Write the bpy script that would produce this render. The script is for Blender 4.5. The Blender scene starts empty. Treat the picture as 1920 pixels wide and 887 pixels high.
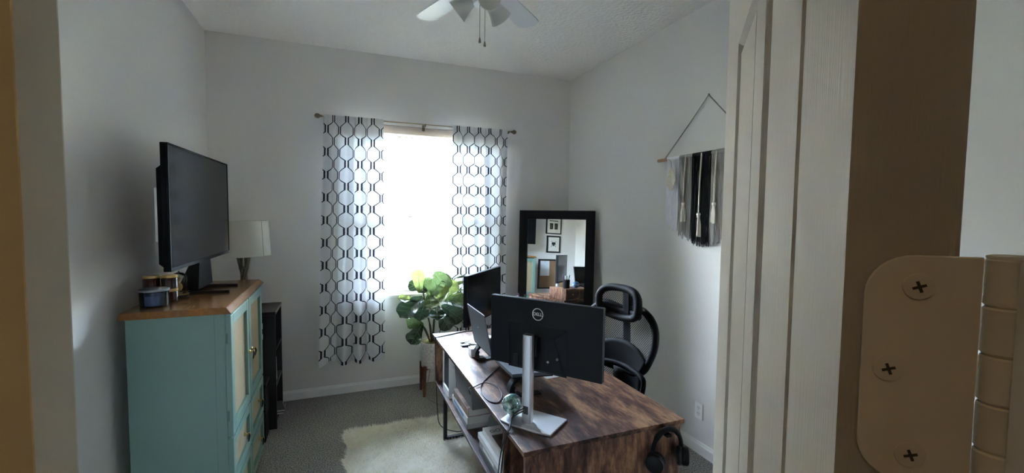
import bpy, bmesh, math, random
import numpy as np
from mathutils import Vector, Matrix
random.seed(7)
rng = np.random.default_rng(7)
scene = bpy.context.scene
C = scene.collection

# ------------------------------------------------------------------ camera
YAW, PITCH, ROLL, EYE = 0.3786, 0.0548, 0.0107, 1.647
fw = Vector((math.sin(YAW)*math.cos(PITCH), math.cos(YAW)*math.cos(PITCH), -math.sin(PITCH)))
rt = Vector((math.cos(YAW), -math.sin(YAW), 0))
up = rt.cross(fw)
r2 = rt*math.cos(ROLL) + up*math.sin(ROLL)
u2 = -rt*math.sin(ROLL) + up*math.cos(ROLL)
cam_data = bpy.data.cameras.new('camera')
cam = bpy.data.objects.new('camera', cam_data); C.objects.link(cam)
m = Matrix((r2, u2, -fw)).transposed().to_4x4()
m.translation = Vector((0, 0, EYE))
cam.matrix_world = m
cam_data.sensor_fit = 'HORIZONTAL'; cam_data.sensor_width = 36.0
cam_data.lens = 816.7/1920*36.0
cam_data.clip_start = 0.01; cam_data.clip_end = 200
scene.camera = cam

# ------------------------------------------------------------------ world, sun, exposure
world = bpy.data.worlds.new('world'); scene.world = world; world.use_nodes = True
wn = world.node_tree.nodes; wl = world.node_tree.links; wn.clear()
sky = wn.new('ShaderNodeTexSky'); sky.sky_type = 'NISHITA'; sky.sun_disc = False
sky.sun_elevation = math.radians(52); sky.sun_rotation = math.radians(-85)
sky.air_density = 1.2; sky.dust_density = 3.0
hsv = wn.new('ShaderNodeHueSaturation'); hsv.inputs['Saturation'].default_value = 0.8
bg = wn.new('ShaderNodeBackground'); bg.inputs['Strength'].default_value = 6.0
wo = wn.new('ShaderNodeOutputWorld')
wl.new(sky.outputs[0], hsv.inputs['Color']); wl.new(hsv.outputs[0], bg.inputs[0]); wl.new(bg.outputs[0], wo.inputs[0])

sun_d = bpy.data.lights.new('sun', 'SUN'); sun_d.energy = 16.0; sun_d.angle = 0.01; sun_d.color = (1, .95, .86)
sun = bpy.data.objects.new('sun', sun_d); C.objects.link(sun)
sun.rotation_euler = Vector((.72, .0, -.85)).to_track_quat('-Z', 'Y').to_euler()   # comes along the side yard

pd = bpy.data.lights.new('window_portal', 'AREA'); pd.shape = 'RECTANGLE'; pd.size = 1.40; pd.size_y = 1.60
pd.cycles.is_portal = True
po = bpy.data.objects.new('window_portal', pd); C.objects.link(po)
po.location = (.745, 4.31, 1.64); po.rotation_euler = (math.radians(-90), 0, 0)

vs = scene.view_settings
vs.view_transform = 'Standard'; vs.look = 'None'; vs.gamma = 1.0; vs.use_curve_mapping = False
vs.exposure = 3.4
cy = scene.cycles
cy.use_denoising = True; cy.max_bounces = 14; cy.diffuse_bounces = 11; cy.glossy_bounces = 5
cy.transmission_bounces = 8; cy.transparent_max_bounces = 24; cy.caustics_reflective = False; cy.caustics_refractive = False
cy.sample_clamp_indirect = 6.0

# ------------------------------------------------------------------ mesh helpers
WPOS = {}
def V(*a): return Vector(a)

class MB:
    def __init__(s): s.v = []; s.f = []; s.uv = []
    def add(s, vs_, fs):
        o = len(s.v); s.v += [tuple(p) for p in vs_]; s.f += [tuple(i+o for i in f) for f in fs]; return s
    def box(s, x0, x1, y0, y1, z0, z1):
        return s.add([(x0,y0,z0),(x1,y0,z0),(x1,y1,z0),(x0,y1,z0),(x0,y0,z1),(x1,y0,z1),(x1,y1,z1),(x0,y1,z1)],
                     [(0,3,2,1),(4,5,6,7),(0,1,5,4),(1,2,6,5),(2,3,7,6),(3,0,4,7)])
    def fbox(s, F, a0, a1, b0, b1, z0, z1):
        """box in a frame F(a,b,z)->point"""
        P = [F(a0,b0,z0),F(a1,b0,z0),F(a1,b1,z0),F(a0,b1,z0),F(a0,b0,z1),F(a1,b0,z1),F(a1,b1,z1),F(a0,b1,z1)]
        return s.add(P, [(0,3,2,1),(4,5,6,7),(0,1,5,4),(1,2,6,5),(2,3,7,6),(3,0,4,7)])
    def hexa(s, P):
        return s.add(P, [(0,3,2,1),(4,5,6,7),(0,1,5,4),(1,2,6,5),(2,3,7,6),(3,0,4,7)])
    def prism(s, poly, d):
        n = len(poly); d = Vector(d)
        P = [Vector(p) for p in poly]; Q = [p+d for p in P]
        return s.add(P+Q, [tuple(range(n-1,-1,-1)), tuple(range(n,2*n))]+[(i,(i+1)%n,n+(i+1)%n,n+i) for i in range(n)])
    def tube(s, pts, r, n=8, closed=False, cap=True):
        pts = [Vector(p) for p in pts]; N = len(pts)
        rs = r if isinstance(r,(list,tuple)) else [r]*N
        T = []
        for i in range(N):
            if closed: t = pts[(i+1)%N]-pts[i-1]
            else: t = pts[min(i+1,N-1)]-pts[max(i-1,0)]
            T.append(t.normalized() if t.length > 1e-9 else Vector((0,0,1)))
        a = Vector((0,0,1)) if abs(T[0].z) < .9 else Vector((1,0,0))
        nn = (a - T[0]*a.dot(T[0])).normalized(); vs_ = []
        for i in range(N):
            nn = nn - T[i]*nn.dot(T[i])
            nn = nn.normalized() if nn.length > 1e-9 else T[i].orthogonal().normalized()
            b = T[i].cross(nn)
            for k in range(n):
                an = 2*math.pi*k/n
                vs_.append(pts[i]+(nn*math.cos(an)+b*math.sin(an))*rs[i])
        fs = []
        for i in range(N if closed else N-1):
            j = (i+1) % N
            for k in range(n):
                fs.append((i*n+k, i*n+(k+1)%n, j*n+(k+1)%n, j*n+k))
        if cap and not closed:
            fs.append(tuple(range(n-1,-1,-1))); fs.append(tuple((N-1)*n+k for k in range(n)))
        return s.add(vs_, fs)
    def cyl(s, p0, p1, r0, r1=None, n=16):
        return s.tube([p0,p1], [r0, r0 if r1 is None else r1], n)
    def lathe(s, prof, c=(0,0,0), n=24, ax=None, cap=True):
        """prof: [(r,h)] around axis ax (default z) at c"""
        c = Vector(c); ax = Vector(ax).normalized() if ax else Vector((0,0,1))
        x = ax.orthogonal().normalized(); y = ax.cross(x); vs_ = []; N = len(prof)
        for r,h in prof:
            for k in range(n):
                an = 2*math.pi*k/n
                vs_.append(c+ax*h+(x*math.cos(an)+y*math.sin(an))*max(r,1e-5))
        fs = [(i*n+k, i*n+(k+1)%n, (i+1)*n+(k+1)%n, (i+1)*n+k) for i in range(N-1) for k in range(n)]
        if cap:
            fs.append(tuple(range(n-1,-1,-1))); fs.append(tuple((N-1)*n+k for k in range(n)))
        return s.add(vs_, fs)
    def grid(s, fn, nu, nv, uvfn=None):
        vs_ = [fn(i/nu, j/nv) for j in range(nv+1) for i in range(nu+1)]
        fs = [(j*(nu+1)+i, j*(nu+1)+i+1, (j+1)*(nu+1)+i+1, (j+1)*(nu+1)+i) for j in range(nv) for i in range(nu)]
        if uvfn: s.uv += [uvfn(i/nu, j/nv) for j in range(nv+1) for i in range(nu+1)]
        return s.add(vs_, fs)
    def sphere(s, c, r, n=16, sc=(1,1,1)):
        prof = [(math.sin(math.pi*i/n)*r, -math.cos(math.pi*i/n)*r) for i in range(n+1)]
        o = len(s.v); s.lathe(prof, (0,0,0), 2*n, cap=False)
        for i in range(o, len(s.v)):
            p = s.v[i]; s.v[i] = (c[0]+p[0]*sc[0], c[1]+p[1]*sc[1], c[2]+p[2]*sc[2])
        return s
    def build(s, name, mat, parent=None, smooth=None, bev=0, seg=2, solid=0, **tags):
        a = np.array(s.v); lo = a.min(0); hi = a.max(0)
        o = Vector(((lo[0]+hi[0])/2, (lo[1]+hi[1])/2, lo[2]))
        me = bpy.data.meshes.new(name)
        me.from_pydata([(p[0]-o.x, p[1]-o.y, p[2]-o.z) for p in s.v], [], s.f)
        if s.uv:
            uvl = me.uv_layers.new(name='UVMap')
            vi = np.empty(len(me.loops), np.int32); me.loops.foreach_get('vertex_index', vi)
            uvl.data.foreach_set('uv', np.array(s.uv)[vi].astype(np.float32).ravel())
        bm = bmesh.new(); bm.from_mesh(me); bmesh.ops.recalc_face_normals(bm, faces=bm.faces); bm.to_mesh(me); bm.free()
        me.materials.append(MAT[mat] if isinstance(mat,str) else mat)
        if smooth is not None:
            me.polygons.foreach_set('use_smooth', [True]*len(me.polygons))
            me.set_sharp_from_angle(angle=math.radians(smooth))
        ob = bpy.data.objects.new(name, me); C.objects.link(ob)
        if solid:
            md = ob.modifiers.new('solid','SOLIDIFY'); md.thickness = solid; md.offset = 0
        if bev:
            md = ob.modifiers.new('bevel','BEVEL'); md.width = bev; md.segments = seg; md.limit_method = 'ANGLE'; md.angle_limit = math.radians(40)
        place(ob, o, parent)
        tag(ob, **tags)
        return ob

def place(ob, o, parent):
    WPOS[ob.name] = Vector(o)
    if parent is not None:
        ob.parent = parent; ob.location = Vector(o)-WPOS[parent.name]
    else: ob.location = o
def tag(ob, label=None, cat=None, group=None, kind=None):
    if label: ob['label'] = label
    if cat: ob['category'] = cat
    if group: ob['group'] = group
    if kind: ob['kind'] = kind
    return ob
def thing(name, loc, label, cat, group=None, kind=None):
    o = bpy.data.objects.new(name, None); C.objects.link(o); o.empty_display_size = .05
    place(o, Vector(loc), None); return tag(o, label, cat, group, kind)
def struct(mb, name, mat, parent=None, **k):
    o = mb.build(name, mat, parent, **k)
    if parent is None: o['kind'] = 'structure'
    return o
def text(name, body, size, origin, xd, yd, mat, parent, extrude=.0006, align='CENTER'):
    cu = bpy.data.curves.new(name, 'FONT'); cu.body = body; cu.size = size; cu.extrude = extrude
    cu.align_x = align; cu.align_y = 'CENTER'; cu.materials.append(MAT[mat])
    ob = bpy.data.objects.new(name, cu); C.objects.link(ob)
    xd = Vector(xd).normalized(); yd = Vector(yd).normalized(); zd = xd.cross(yd)
    ob.rotation_euler = Matrix((xd,yd,zd)).transposed().to_euler()
    bpy.context.view_layer.update()
    me = bpy.data.meshes.new_from_object(ob.evaluated_get(bpy.context.evaluated_depsgraph_get()))
    rot = ob.rotation_euler.copy(); bpy.data.objects.remove(ob); bpy.data.curves.remove(cu)
    ob = bpy.data.objects.new(name, me); C.objects.link(ob); ob.rotation_euler = rot
    place(ob, Vector(origin), parent); return ob
def interp(t, pts):
    for (a,b),(c,d) in zip(pts, pts[1:]):
        if t <= c: return b+(d-b)*((t-a)/(c-a) if c > a else 0)
    return pts[-1][1]
def bez(pts, n=12):
    """Catmull-Rom through points"""
    P = [Vector(p) for p in pts]; P = [P[0]*2-P[1]]+P+[P[-1]*2-P[-2]]; out = []
    for i in range(1, len(P)-2):
        for k in range(n):
            t = k/n; a,b,c,d = P[i-1],P[i],P[i+1],P[i+2]
            out.append(.5*((2*b)+(c-a)*t+(2*a-5*b+4*c-d)*t*t+(3*b-a-3*c+d)*t*t*t))
    out.append(P[-2]); return out

# ------------------------------------------------------------------ materials
MAT = {}
def new_mat(name):
    mt = bpy.data.materials.new(name); mt.use_nodes = True; MAT[name] = mt
    nt = mt.node_tree; b = nt.nodes['Principled BSDF']
    return mt, nt, b
def N(nt, t, **k):
    n = nt.nodes.new(t)
    for a, v in k.items():
        if a.startswith('i_'): n.inputs[a[2:].replace('_',' ')].default_value = v
        else: setattr(n, a, v)
    return n
def coords(nt, scale=(1,1,1), kind='Object'):
    tc = N(nt,'ShaderNodeTexCoord'); mp = N(nt,'ShaderNodeMapping'); mp.inputs['Scale'].default_value = scale
    nt.links.new(tc.outputs[kind], mp.inputs[0]); return mp.outputs[0]
def noise(nt, vec, scale, detail=3, rough=.5):
    n = N(nt,'ShaderNodeTexNoise'); n.inputs['Scale'].default_value = scale; n.inputs['Detail'].default_value = detail; n.inputs['Roughness'].default_value = rough
    nt.links.new(vec, n.inputs['Vector']); return n.outputs['Fac']
def ramp(nt, fac, stops):
    r = N(nt,'ShaderNodeValToRGB'); els = r.color_ramp.elements
    while len(els) < len(stops): els.new(.5)
    for e,(p,c) in zip(els, stops): e.position = p; e.color = (*c,1) if len(c)==3 else c
    nt.links.new(fac, r.inputs[0]); return r.outputs[0]
def bump(nt, b, h, strength, dist=.002):
    n = N(nt,'ShaderNodeBump'); n.inputs['Strength'].default_value = strength; n.inputs['Distance'].default_value = dist
    nt.links.new(h, n.inputs['Height']); nt.links.new(n.outputs[0], b.inputs['Normal']); return n
def plain(name, col, rough=.5, metal=0, spec=.5, bmp=None, vary=None, coat=0, sheen=0):
    mt, nt, b = new_mat(name)
    b.inputs['Base Color'].default_value = (*col,1); b.inputs['Roughness'].default_value = rough
    b.inputs['Metallic'].default_value = metal; b.inputs['Specular IOR Level'].default_value = spec
    b.inputs['Coat Weight'].default_value = coat; b.inputs['Sheen Weight'].default_value = sheen
    if bmp or vary: vec = coords(nt)
    if vary:
        f = noise(nt, vec, vary[0], 4)
        c2 = vary[1]; nt.links.new(ramp(nt, f, [(.35,col),(.65,c2)]), b.inputs['Base Color'])
    if bmp: bump(nt, b, noise(nt, vec, bmp[0], 3), bmp[1], bmp[2] if len(bmp) > 2 else .002)
    return mt
def emis(name, col, s):
    mt, nt, b = new_mat(name); b.inputs['Base Color'].default_value = (*col,1)
    b.inputs['Emission Color'].default_value = (*col,1); b.inputs['Emission Strength'].default_value = s

plain('wall_paint', (.755,.73,.70), .85, bmp=(160,.25,.002))
plain('ceiling_paint', (.90,.86,.82), .9, bmp=(38,1.0,.012))
plain('trim_paint', (.84,.84,.82), .45)
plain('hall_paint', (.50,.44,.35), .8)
plain('jamb_paint', (.66,.62,.53), .55, bmp=(90,.12))
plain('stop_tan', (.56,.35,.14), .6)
plain('hinge_paint', (.74,.66,.53), .5, bmp=(300,.08))
plain('screw_paint', (.70,.62,.50), .5)
plain('dark_slot', (.05,.04,.035), .6)
plain('white_plastic', (.84,.84,.82), .4)
plain('outlet_white', (.90,.89,.86), .4)
plain('black_plastic', (.007,.007,.008), .65, spec=.2)
plain('black_satin', (.008,.008,.009), .45, spec=.3)
plain('black_metal', (.02,.02,.02), .4, .6)
plain('silver_metal', (.62,.62,.64), .35, .85)
plain('silver_plate', (.66,.67,.70), .38, .6)
plain('brass', (.62,.45,.20), .3, 1)
plain('bronze', (.20,.16,.11), .4, .9)
plain('rod_gold', (.42,.34,.22), .4, .7)
plain('gold_lid', (.65,.46,.18), .3, 1)
plain('teal_paint', (.175,.285,.24), .4, bmp=(220,.06))
plain('hinge_green', (.10,.17,.15), .5)
plain('espresso', (.022,.018,.018), .45)
plain('shelf_dark', (.03,.026,.026), .5)
plain('amber_glass', (.05,.012,.006), .12, coat=.6)
plain('lid_grey', (.34,.35,.38), .35, .8)
plain('shade_linen', (.66,.63,.56), .9, bmp=(500,.3,.001), sheen=.2)
plain('lamp_metal', (.17,.145,.11), .35, .9)
plain('fabric_grey', (.17,.165,.16), .95, bmp=(600,.4,.001))
plain('fabric_black', (.015,.015,.017), .9)
plain('paper', (.78,.79,.82), .8)
plain('page_block', (.66,.63,.58), .9, bmp=(400,.3,.001))
plain('book_white', (.74,.74,.74), .5)
plain('book_blue', (.16,.30,.52), .5)
plain('book_black', (.03,.03,.035), .5)
plain('book_grey', (.30,.31,.33), .5, vary=(9,(.10,.10,.11)))
plain('book_photo', (.45,.30,.22), .5, vary=(14,(.12,.08,.07)))
plain('cover_photo', (.04,.03,.03), .4, vary=(16,(.20,.13,.10)))
plain('vase_green', (.13,.17,.16), .5)
plain('wicker', (.36,.27,.16), .9, bmp=(120,.8,.004))
plain('soil', (.10,.085,.035), 1, bmp=(90,1,.01), vary=(60,(.20,.17,.06)))
plain('leg_wood', (.20,.075,.035), .5, vary=(22,(.13,.045,.02)))
plain('dowel_wood', (.42,.23,.10), .5)
plain('yarn_white', (.88,.86,.92), 1, bmp=(400,.5,.002))
plain('yarn_cream', (.80,.74,.64), 1, bmp=(400,.5,.002))
plain('yarn_grey', (.34,.32,.30), 1, bmp=(400,.5,.002))
plain('yarn_black', (.008,.008,.010), 1, bmp=(400,.5,.002))
plain('twine', (.22,.20,.18), .9)
plain('frame_black', (.012,.010,.012), .35)
plain('mat_board', (.70,.68,.62), .8)
plain('cork', (.34,.20,.11), .95, vary=(150,(.24,.13,.07)))
plain('ink', (.03,.03,.035), .6)
plain('mirror_frame', (.005,.004,.006), .5, spec=.25)
plain('fan_white', (.74,.75,.76), .35)
plain('chain', (.25,.22,.18), .4, .8)
plain('pen_green', (.12,.35,.10), .5); plain('pen_purple', (.18,.06,.20), .5); plain('ball_blue', (.04,.12,.25), .3)
plain('leaf_edge', (.12,.22,.05), .4)
plain('stem', (.05,.045,.02), .7)
plain('concrete_grass', (.22,.25,.13), 1, vary=(.8,(.28,.30,.18)))
plain('stucco', (.40,.38,.33), .9)
plain('brown_roof', (.18,.16,.14), .9)
plain('dock_white', (.72,.72,.72), .4)
plain('logo_white', (.80,.80,.80), .5)
plain('black_rubber', (.012,.012,.012), .6)
plain('screen_black', (.006,.006,.007), .25, spec=.25)
plain('monitor_back', (.006,.0065,.009), .55, spec=.25, bmp=(350,.12,.0008))
plain('laptop_lid', (.11,.115,.13), .6, 0, .3)
plain('tv_body', (.005,.005,.006), .75, spec=.15)

# TV screen: dark glossy panel
mt, nt, b = new_mat('tv_screen'); b.inputs['Base Color'].default_value = (.012,.012,.013,1); b.inputs['Roughness'].default_value = .10
b.inputs['Specular IOR Level'].default_value = .12
# mirror
mt, nt, b = new_mat('mirror_glass'); b.inputs['Base Color'].default_value = (.90,.91,.90,1); b.inputs['Metallic'].default_value = 1; b.inputs['Roughness'].default_value = .0
# window pane: thin glass
def thin_glass(name, tint, gloss=.08, rough=.0):
    mt, nt, b = new_mat(name); nt.nodes.remove(b)
    t = N(nt,'ShaderNodeBsdfTransparent'); t.inputs[0].default_value = (*tint,1)
    g = N(nt,'ShaderNodeBsdfGlossy'); g.inputs['Roughness'].default_value = rough
    fr = N(nt,'ShaderNodeFresnel'); fr.inputs[0].default_value = 1.45
    mx = N(nt,'ShaderNodeMixShader'); nt.links.new(fr.outputs[0], mx.inputs[0]); nt.links.new(t.outputs[0], mx.inputs[1]); nt.links.new(g.outputs[0], mx.inputs[2])
    nt.links.new(mx.outputs[0], nt.nodes['Material Output'].inputs[0])
thin_glass('pane_glass', (.94,.96,.95))
thin_glass('jar_glass_blue', (.60,.68,.80))
thin_glass('clear_glass', (.92,.92,.90))
plain('wax_blue', (.34,.42,.55), .5)
# frosted shade on fan lights
def translucent(name, col, mix=.5, rough=.8):
    mt, nt, b = new_mat(name)
    b.inputs['Base Color'].default_value = (*col,1); b.inputs['Roughness'].default_value = rough
    t = N(nt,'ShaderNodeBsdfTranslucent'); t.inputs[0].default_value = (*col,1)
    mx = N(nt,'ShaderNodeMixShader'); mx.inputs[0].default_value = mix
    nt.links.new(b.outputs[0], mx.inputs[1]); nt.links.new(t.outputs[0], mx.inputs[2]); nt.links.new(mx.outputs[0], nt.nodes['Material Output'].inputs[0])
    return mt, nt, b, t
translucent('frosted', (.74,.73,.70), .35, .3)
translucent('slat_white', (.62,.62,.59), .02, .4)
translucent('valance_white', (.66,.58,.52), .3, .5)

# carpet
mt, nt, b = new_mat('carpet'); v = coords(nt)
f1 = noise(nt, v, 125, 3, .7); f2 = noise(nt, v, 4, 2)
c1 = ramp(nt, f1, [(.36,(.10,.093,.088)),(.50,(.30,.283,.265)),(.64,(.62,.59,.55))])
mxc = N(nt,'ShaderNodeMix', data_type='RGBA', blend_type='MULTIPLY'); mxc.inputs[0].default_value = .5
nt.links.new(c1, mxc.inputs[6]); nt.links.new(ramp(nt, f2, [(.3,(.75,.75,.75)),(.7,(1,1,1))]), mxc.inputs[7])
nt.links.new(mxc.outputs[2], b.inputs['Base Color']); b.inputs['Roughness'].default_value = 1; b.inputs['Specular IOR Level'].default_value = .1
bump(nt, b, f1, 1.0, .012)

# rustic desk wood; grain along local axis
def rustic(name, sc, seedoff=0, light=1.0):
    mt, nt, b = new_mat(name); v = coords(nt, sc); v2 = coords(nt, (sc[0]*.25+.7, sc[1]*.25+.7, sc[2]*.25+.7))
    f = noise(nt, v, 5, 8, .68); g = noise(nt, v2, 3.2+seedoff, 4, .6); k = noise(nt, v, 26, 5, .7)
    ad = N(nt,'ShaderNodeMath', operation='MULTIPLY_ADD'); ad.inputs[1].default_value = .6; nt.links.new(f, ad.inputs[0])
    m2 = N(nt,'ShaderNodeMath', operation='MULTIPLY'); m2.inputs[1].default_value = .45; nt.links.new(g, m2.inputs[0]); nt.links.new(m2.outputs[0], ad.inputs[2])
    L = light
    col = ramp(nt, ad.outputs[0], [(.40,(.010,.006,.006)),(.48,(.045*L,.019*L,.014*L)),(.54,(.108*L,.050*L,.031*L)),(.63,(.25*L,.135*L,.068*L))])
    mx = N(nt,'ShaderNodeMix', data_type='RGBA', blend_type='MULTIPLY'); mx.inputs[0].default_value = .6
    nt.links.new(col, mx.inputs[6]); nt.links.new(ramp(nt, k, [(.35,(.45,.45,.45)),(.6,(1.2,1.2,1.2))]), mx.inputs[7])
    nt.links.new(mx.outputs[2], b.inputs['Base Color']); b.inputs['Roughness'].default_value = .46; b.inputs['Specular IOR Level'].default_value = .38
    bump(nt, b, k, .12, .001)
rustic('desk_top', (5.0,1.1,5.0), 0, 1.25)
rustic('desk_end', (4.2,4.2,1.0), 1, 1.6)
rustic('desk_shelf', (4,.7,4), .5)
# honey cabinet top
mt, nt, b = new_mat('honey_wood'); v = coords(nt, (14,1.2,14)); f = noise(nt, v, 6, 3, .5)
nt.links.new(ramp(nt, f, [(.3,(.235,.105,.038)),(.7,(.30,.145,.055))]), b.inputs['Base Color']); b.inputs['Roughness'].default_value = .22
# painted door with embossed grain
mt, nt, b = new_mat('door_paint'); v = coords(nt, (90,90,3.5)); f = noise(nt, v, 5, 4, .6)
b.inputs['Base Color'].default_value = (.45,.405,.34,1); b.inputs['Specular IOR Level'].default_value = .25; b.inputs['Roughness'].default_value = .6; bump(nt, b, f, .55, .0012)
# woven cane
mt, nt, b = new_mat('cane'); v = coords(nt, (1,1,1)); w1 = N(nt,'ShaderNodeTexWave', wave_type='BANDS', bands_direction='Y'); w1.inputs['Scale'].default_value = 55; w1.inputs['Distortion'].default_value = 3
w2 = N(nt,'ShaderNodeTexWave', wave_type='BANDS', bands_direction='Z'); w2.inputs['Scale'].default_value = 55; w2.inputs['Distortion'].default_value = 3
nt.links.new(v, w1.inputs[0]); nt.links.new(v, w2.inputs[0])
mu = N(nt,'ShaderNodeMath', operation='MULTIPLY'); nt.links.new(w1.outputs['Fac'], mu.inputs[0]); nt.links.new(w2.outputs['Fac'], mu.inputs[1])
nt.links.new(ramp(nt, mu.outputs[0], [(.0,(.34,.25,.14)),(.5,(.66,.54,.36))]), b.inputs['Base Color']); b.inputs['Roughness'].default_value = .9; bump(nt, b, mu.outputs[0], .8, .002)
# fur
mt, nt, b, t = translucent('fur', (.9,.88,.8), .35, 1.0); v = coords(nt); f = noise(nt, v, 7, 4)
cc = ramp(nt, f, [(.3,(.84,.80,.69)),(.7,(.95,.93,.86))]); nt.links.new(cc, b.inputs['Base Color']); nt.links.new(cc, t.inputs[0]); b.inputs['Specular IOR Level'].default_value = .1
# pot with light geometric relief
mt, nt, b = new_mat('pot_white'); v = coords(nt, (1,1,1)); vo = N(nt,'ShaderNodeTexVoronoi', feature='DISTANCE_TO_EDGE'); vo.inputs['Scale'].default_value = 42; nt.links.new(v, vo.inputs['Vector'])
nt.links.new(ramp(nt, vo.outputs['Distance'], [(.03,(.56,.55,.52)),(.1,(.76,.75,.72))]), b.inputs['Base Color']); b.inputs['Roughness'].default_value = .8; bump(nt, b, vo.outputs['Distance'], .6, .003)
# snow-globe like glass ball
mt, nt, b = new_mat('glass_ball'); v = coords(nt); f = noise(nt, v, 45, 4, .7)
nt.links.new(ramp(nt, f, [(.38,(.02,.05,.05)),(.52,(.10,.24,.22)),(.62,(.45,.55,.50))]), b.inputs['Base Color']); b.inputs['Roughness'].default_value = .03; b.inputs['Coat Weight'].default_value = 1; b.inputs['Specular IOR Level'].default_value = 1
# leaves
def leafmat(name, col, mixv):
    mt, nt, b, t = translucent(name, col, mixv, .26)
    v = coords(nt); f = noise(nt, v, 30, 3); cc = ramp(nt, f, [(.3,tuple(x*.75 for x in col)),(.7,tuple(min(1,x*1.2) for x in col))])
    nt.links.new(cc, b.inputs['Base Color']); nt.links.new(cc, t.inputs[0])
leafmat('leaf_green', (.085,.125,.045), .32); leafmat('leaf_light', (.22,.27,.075), .40); leafmat('leaf_dark', (.030,.055,.030), .15)
# curtain lattice (UV in metres)
mt, nt, b = new_mat('curtain_lattice'); L_ = nt.links
uvn = N(nt,'ShaderNodeUVMap'); uvn.uv_map = 'UVMap'; sp = N(nt,'ShaderNodeSeparateXYZ'); L_.new(uvn.outputs[0], sp.inputs[0])
def MT(op, a, b_=None, c=None):
    n = N(nt,'ShaderNodeMath', operation=op)
    for i, x in enumerate((a,b_,c)):
        if x is None: continue
        if isinstance(x,(int,float)): n.inputs[i].default_value = x
        else: L_.new(x, n.inputs[i])
    return n.outputs[0]
S_, A_, P_, TH = .088, .030, .192, .0150
k = MT('ROUND', MT('DIVIDE', sp.outputs[0], S_))
sgn = MT('MULTIPLY_ADD', MT('FLOORED_MODULO', k, 2.0), -2.0, 1.0)
tri = MT('MULTIPLY_ADD', MT('PINGPONG', MT('DIVIDE', sp.outputs[1], P_/2), 1.0), 2.0, -1.0)
wv = MT('MAXIMUM', MT('MINIMUM', MT('MULTIPLY', tri, 2.6), 1.0), -1.0)
dst = MT('ABSOLUTE', MT('SUBTRACT', MT('SUBTRACT', sp.outputs[0], MT('MULTIPLY', k, S_)), MT('MULTIPLY', MT('MULTIPLY', sgn, wv), A_)))
nz = noise(nt, coords(nt), 260, 2)
thn = MT('MULTIPLY_ADD', nz, .005, TH/2-.0022)
line = MT('LESS_THAN', dst, thn)
col = N(nt,'ShaderNodeMix', data_type='RGBA'); L_.new(line, col.inputs[0]); col.inputs[6].default_value = (.70,.70,.71,1); col.inputs[7].default_value = (.030,.030,.042,1)
L_.new(col.outputs[2], b.inputs['Base Color']); b.inputs['Roughness'].default_value = .9; b.inputs['Specular IOR Level'].default_value = .1
tr = N(nt,'ShaderNodeBsdfTranslucent'); L_.new(col.outputs[2], tr.inputs[0]); mxs = N(nt,'ShaderNodeMixShader'); mxs.inputs[0].default_value = .10
L_.new(b.outputs[0], mxs.inputs[1]); L_.new(tr.outputs[0], mxs.inputs[2]); L_.new(mxs.outputs[0], nt.nodes['Material Output'].inputs[0])
# chair mesh: woven net with real openings (alpha)
mt, nt, b = new_mat('chair_mesh'); b.inputs['Base Color'].default_value = (.035,.035,.04,1); b.inputs['Roughness'].default_value = .7
uvn = N(nt,'ShaderNodeUVMap'); uvn.uv_map = 'UVMap'; L_ = nt.links
mp = N(nt,'ShaderNodeMapping'); mp.inputs['Rotation'].default_value = (0,0,.7); L_.new(uvn.outputs[0], mp.inputs[0])
sp = N(nt,'ShaderNodeSeparateXYZ'); L_.new(mp.outputs[0], sp.inputs[0])
ax_ = MT('ABSOLUTE', MT('MULTIPLY_ADD', MT('FRACT', MT('DIVIDE', sp.outputs[0], .0105)), 2.0, -1.0))
ay_ = MT('ABSOLUTE', MT('MULTIPLY_ADD', MT('FRACT', MT('DIVIDE', sp.outputs[1], .0105)), 2.0, -1.0))
hole = MT('LESS_THAN', MT('MAXIMUM', ax_, ay_), .70)
tt = N(nt,'ShaderNodeBsdfTransparent'); mxs = N(nt,'ShaderNodeMixShader'); L_.new(hole, mxs.inputs[0]); L_.new(b.outputs[0], mxs.inputs[1]); L_.new(tt.outputs[0], mxs.inputs[2])
L_.new(mxs.outputs[0], nt.nodes['Material Output'].inputs[0])
emis('added_lamp_glow', (1,.72,.42), .06)  # glow of the added hallway lamp

# ------------------------------------------------------------------ room shell
LX, RX, BY, FY, H = -.966, 2.300, 4.145, -.30, 3.05
WX0, WX1, WZ0, WZ1 = .05, 1.44, .855, 2.435          # window opening
J = Vector((.2153,.0688)); wdir = Vector((-.7091,.7051)); ndir = Vector((.7051,.7091)); OPEN = .618; HEAD = 2.45
def WL(a, b_, z): return Vector((J.x+a*wdir.x+b_*ndir.x, J.y+a*wdir.y+b_*ndir.y, z))
struct(MB().box(-2.6,2.6,-2.6,4.45,-.12,0), 'floor', 'carpet')
struct(MB().box(-2.6,2.6,-2.6,4.45,H,H+.15), 'ceiling', 'ceiling_paint')
w = MB(); w.box(LX-.15,WX0,BY,BY+.17,0,H); w.box(WX1,RX+.15,BY,BY+.17,0,H); w.box(WX0,WX1,BY,BY+.17,0,WZ0); w.box(WX0,WX1,BY,BY+.17,WZ1,H)
struct(w, 'wall_back', 'wall_paint')
struct(MB().box(LX-.15,LX,1.15,BY,0,H), 'wall_left', 'wall_paint')
struct(MB().box(RX,RX+.15,FY-.15,BY,0,H), 'wall_right', 'wall_paint')
struct(MB().box(.5,RX,FY-.15,FY,0,H), 'wall_front', 'wall_paint')
w = MB(); w.fbox(WL,OPEN+.018,1.80,-.115,0,0,H); w.fbox(WL,-.60,-.018,-.115,0,0,H); w.fbox(WL,-.018,OPEN+.018,-.115,0,HEAD+.02,H)
struct(w, 'wall_doorway', 'wall_paint')
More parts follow.
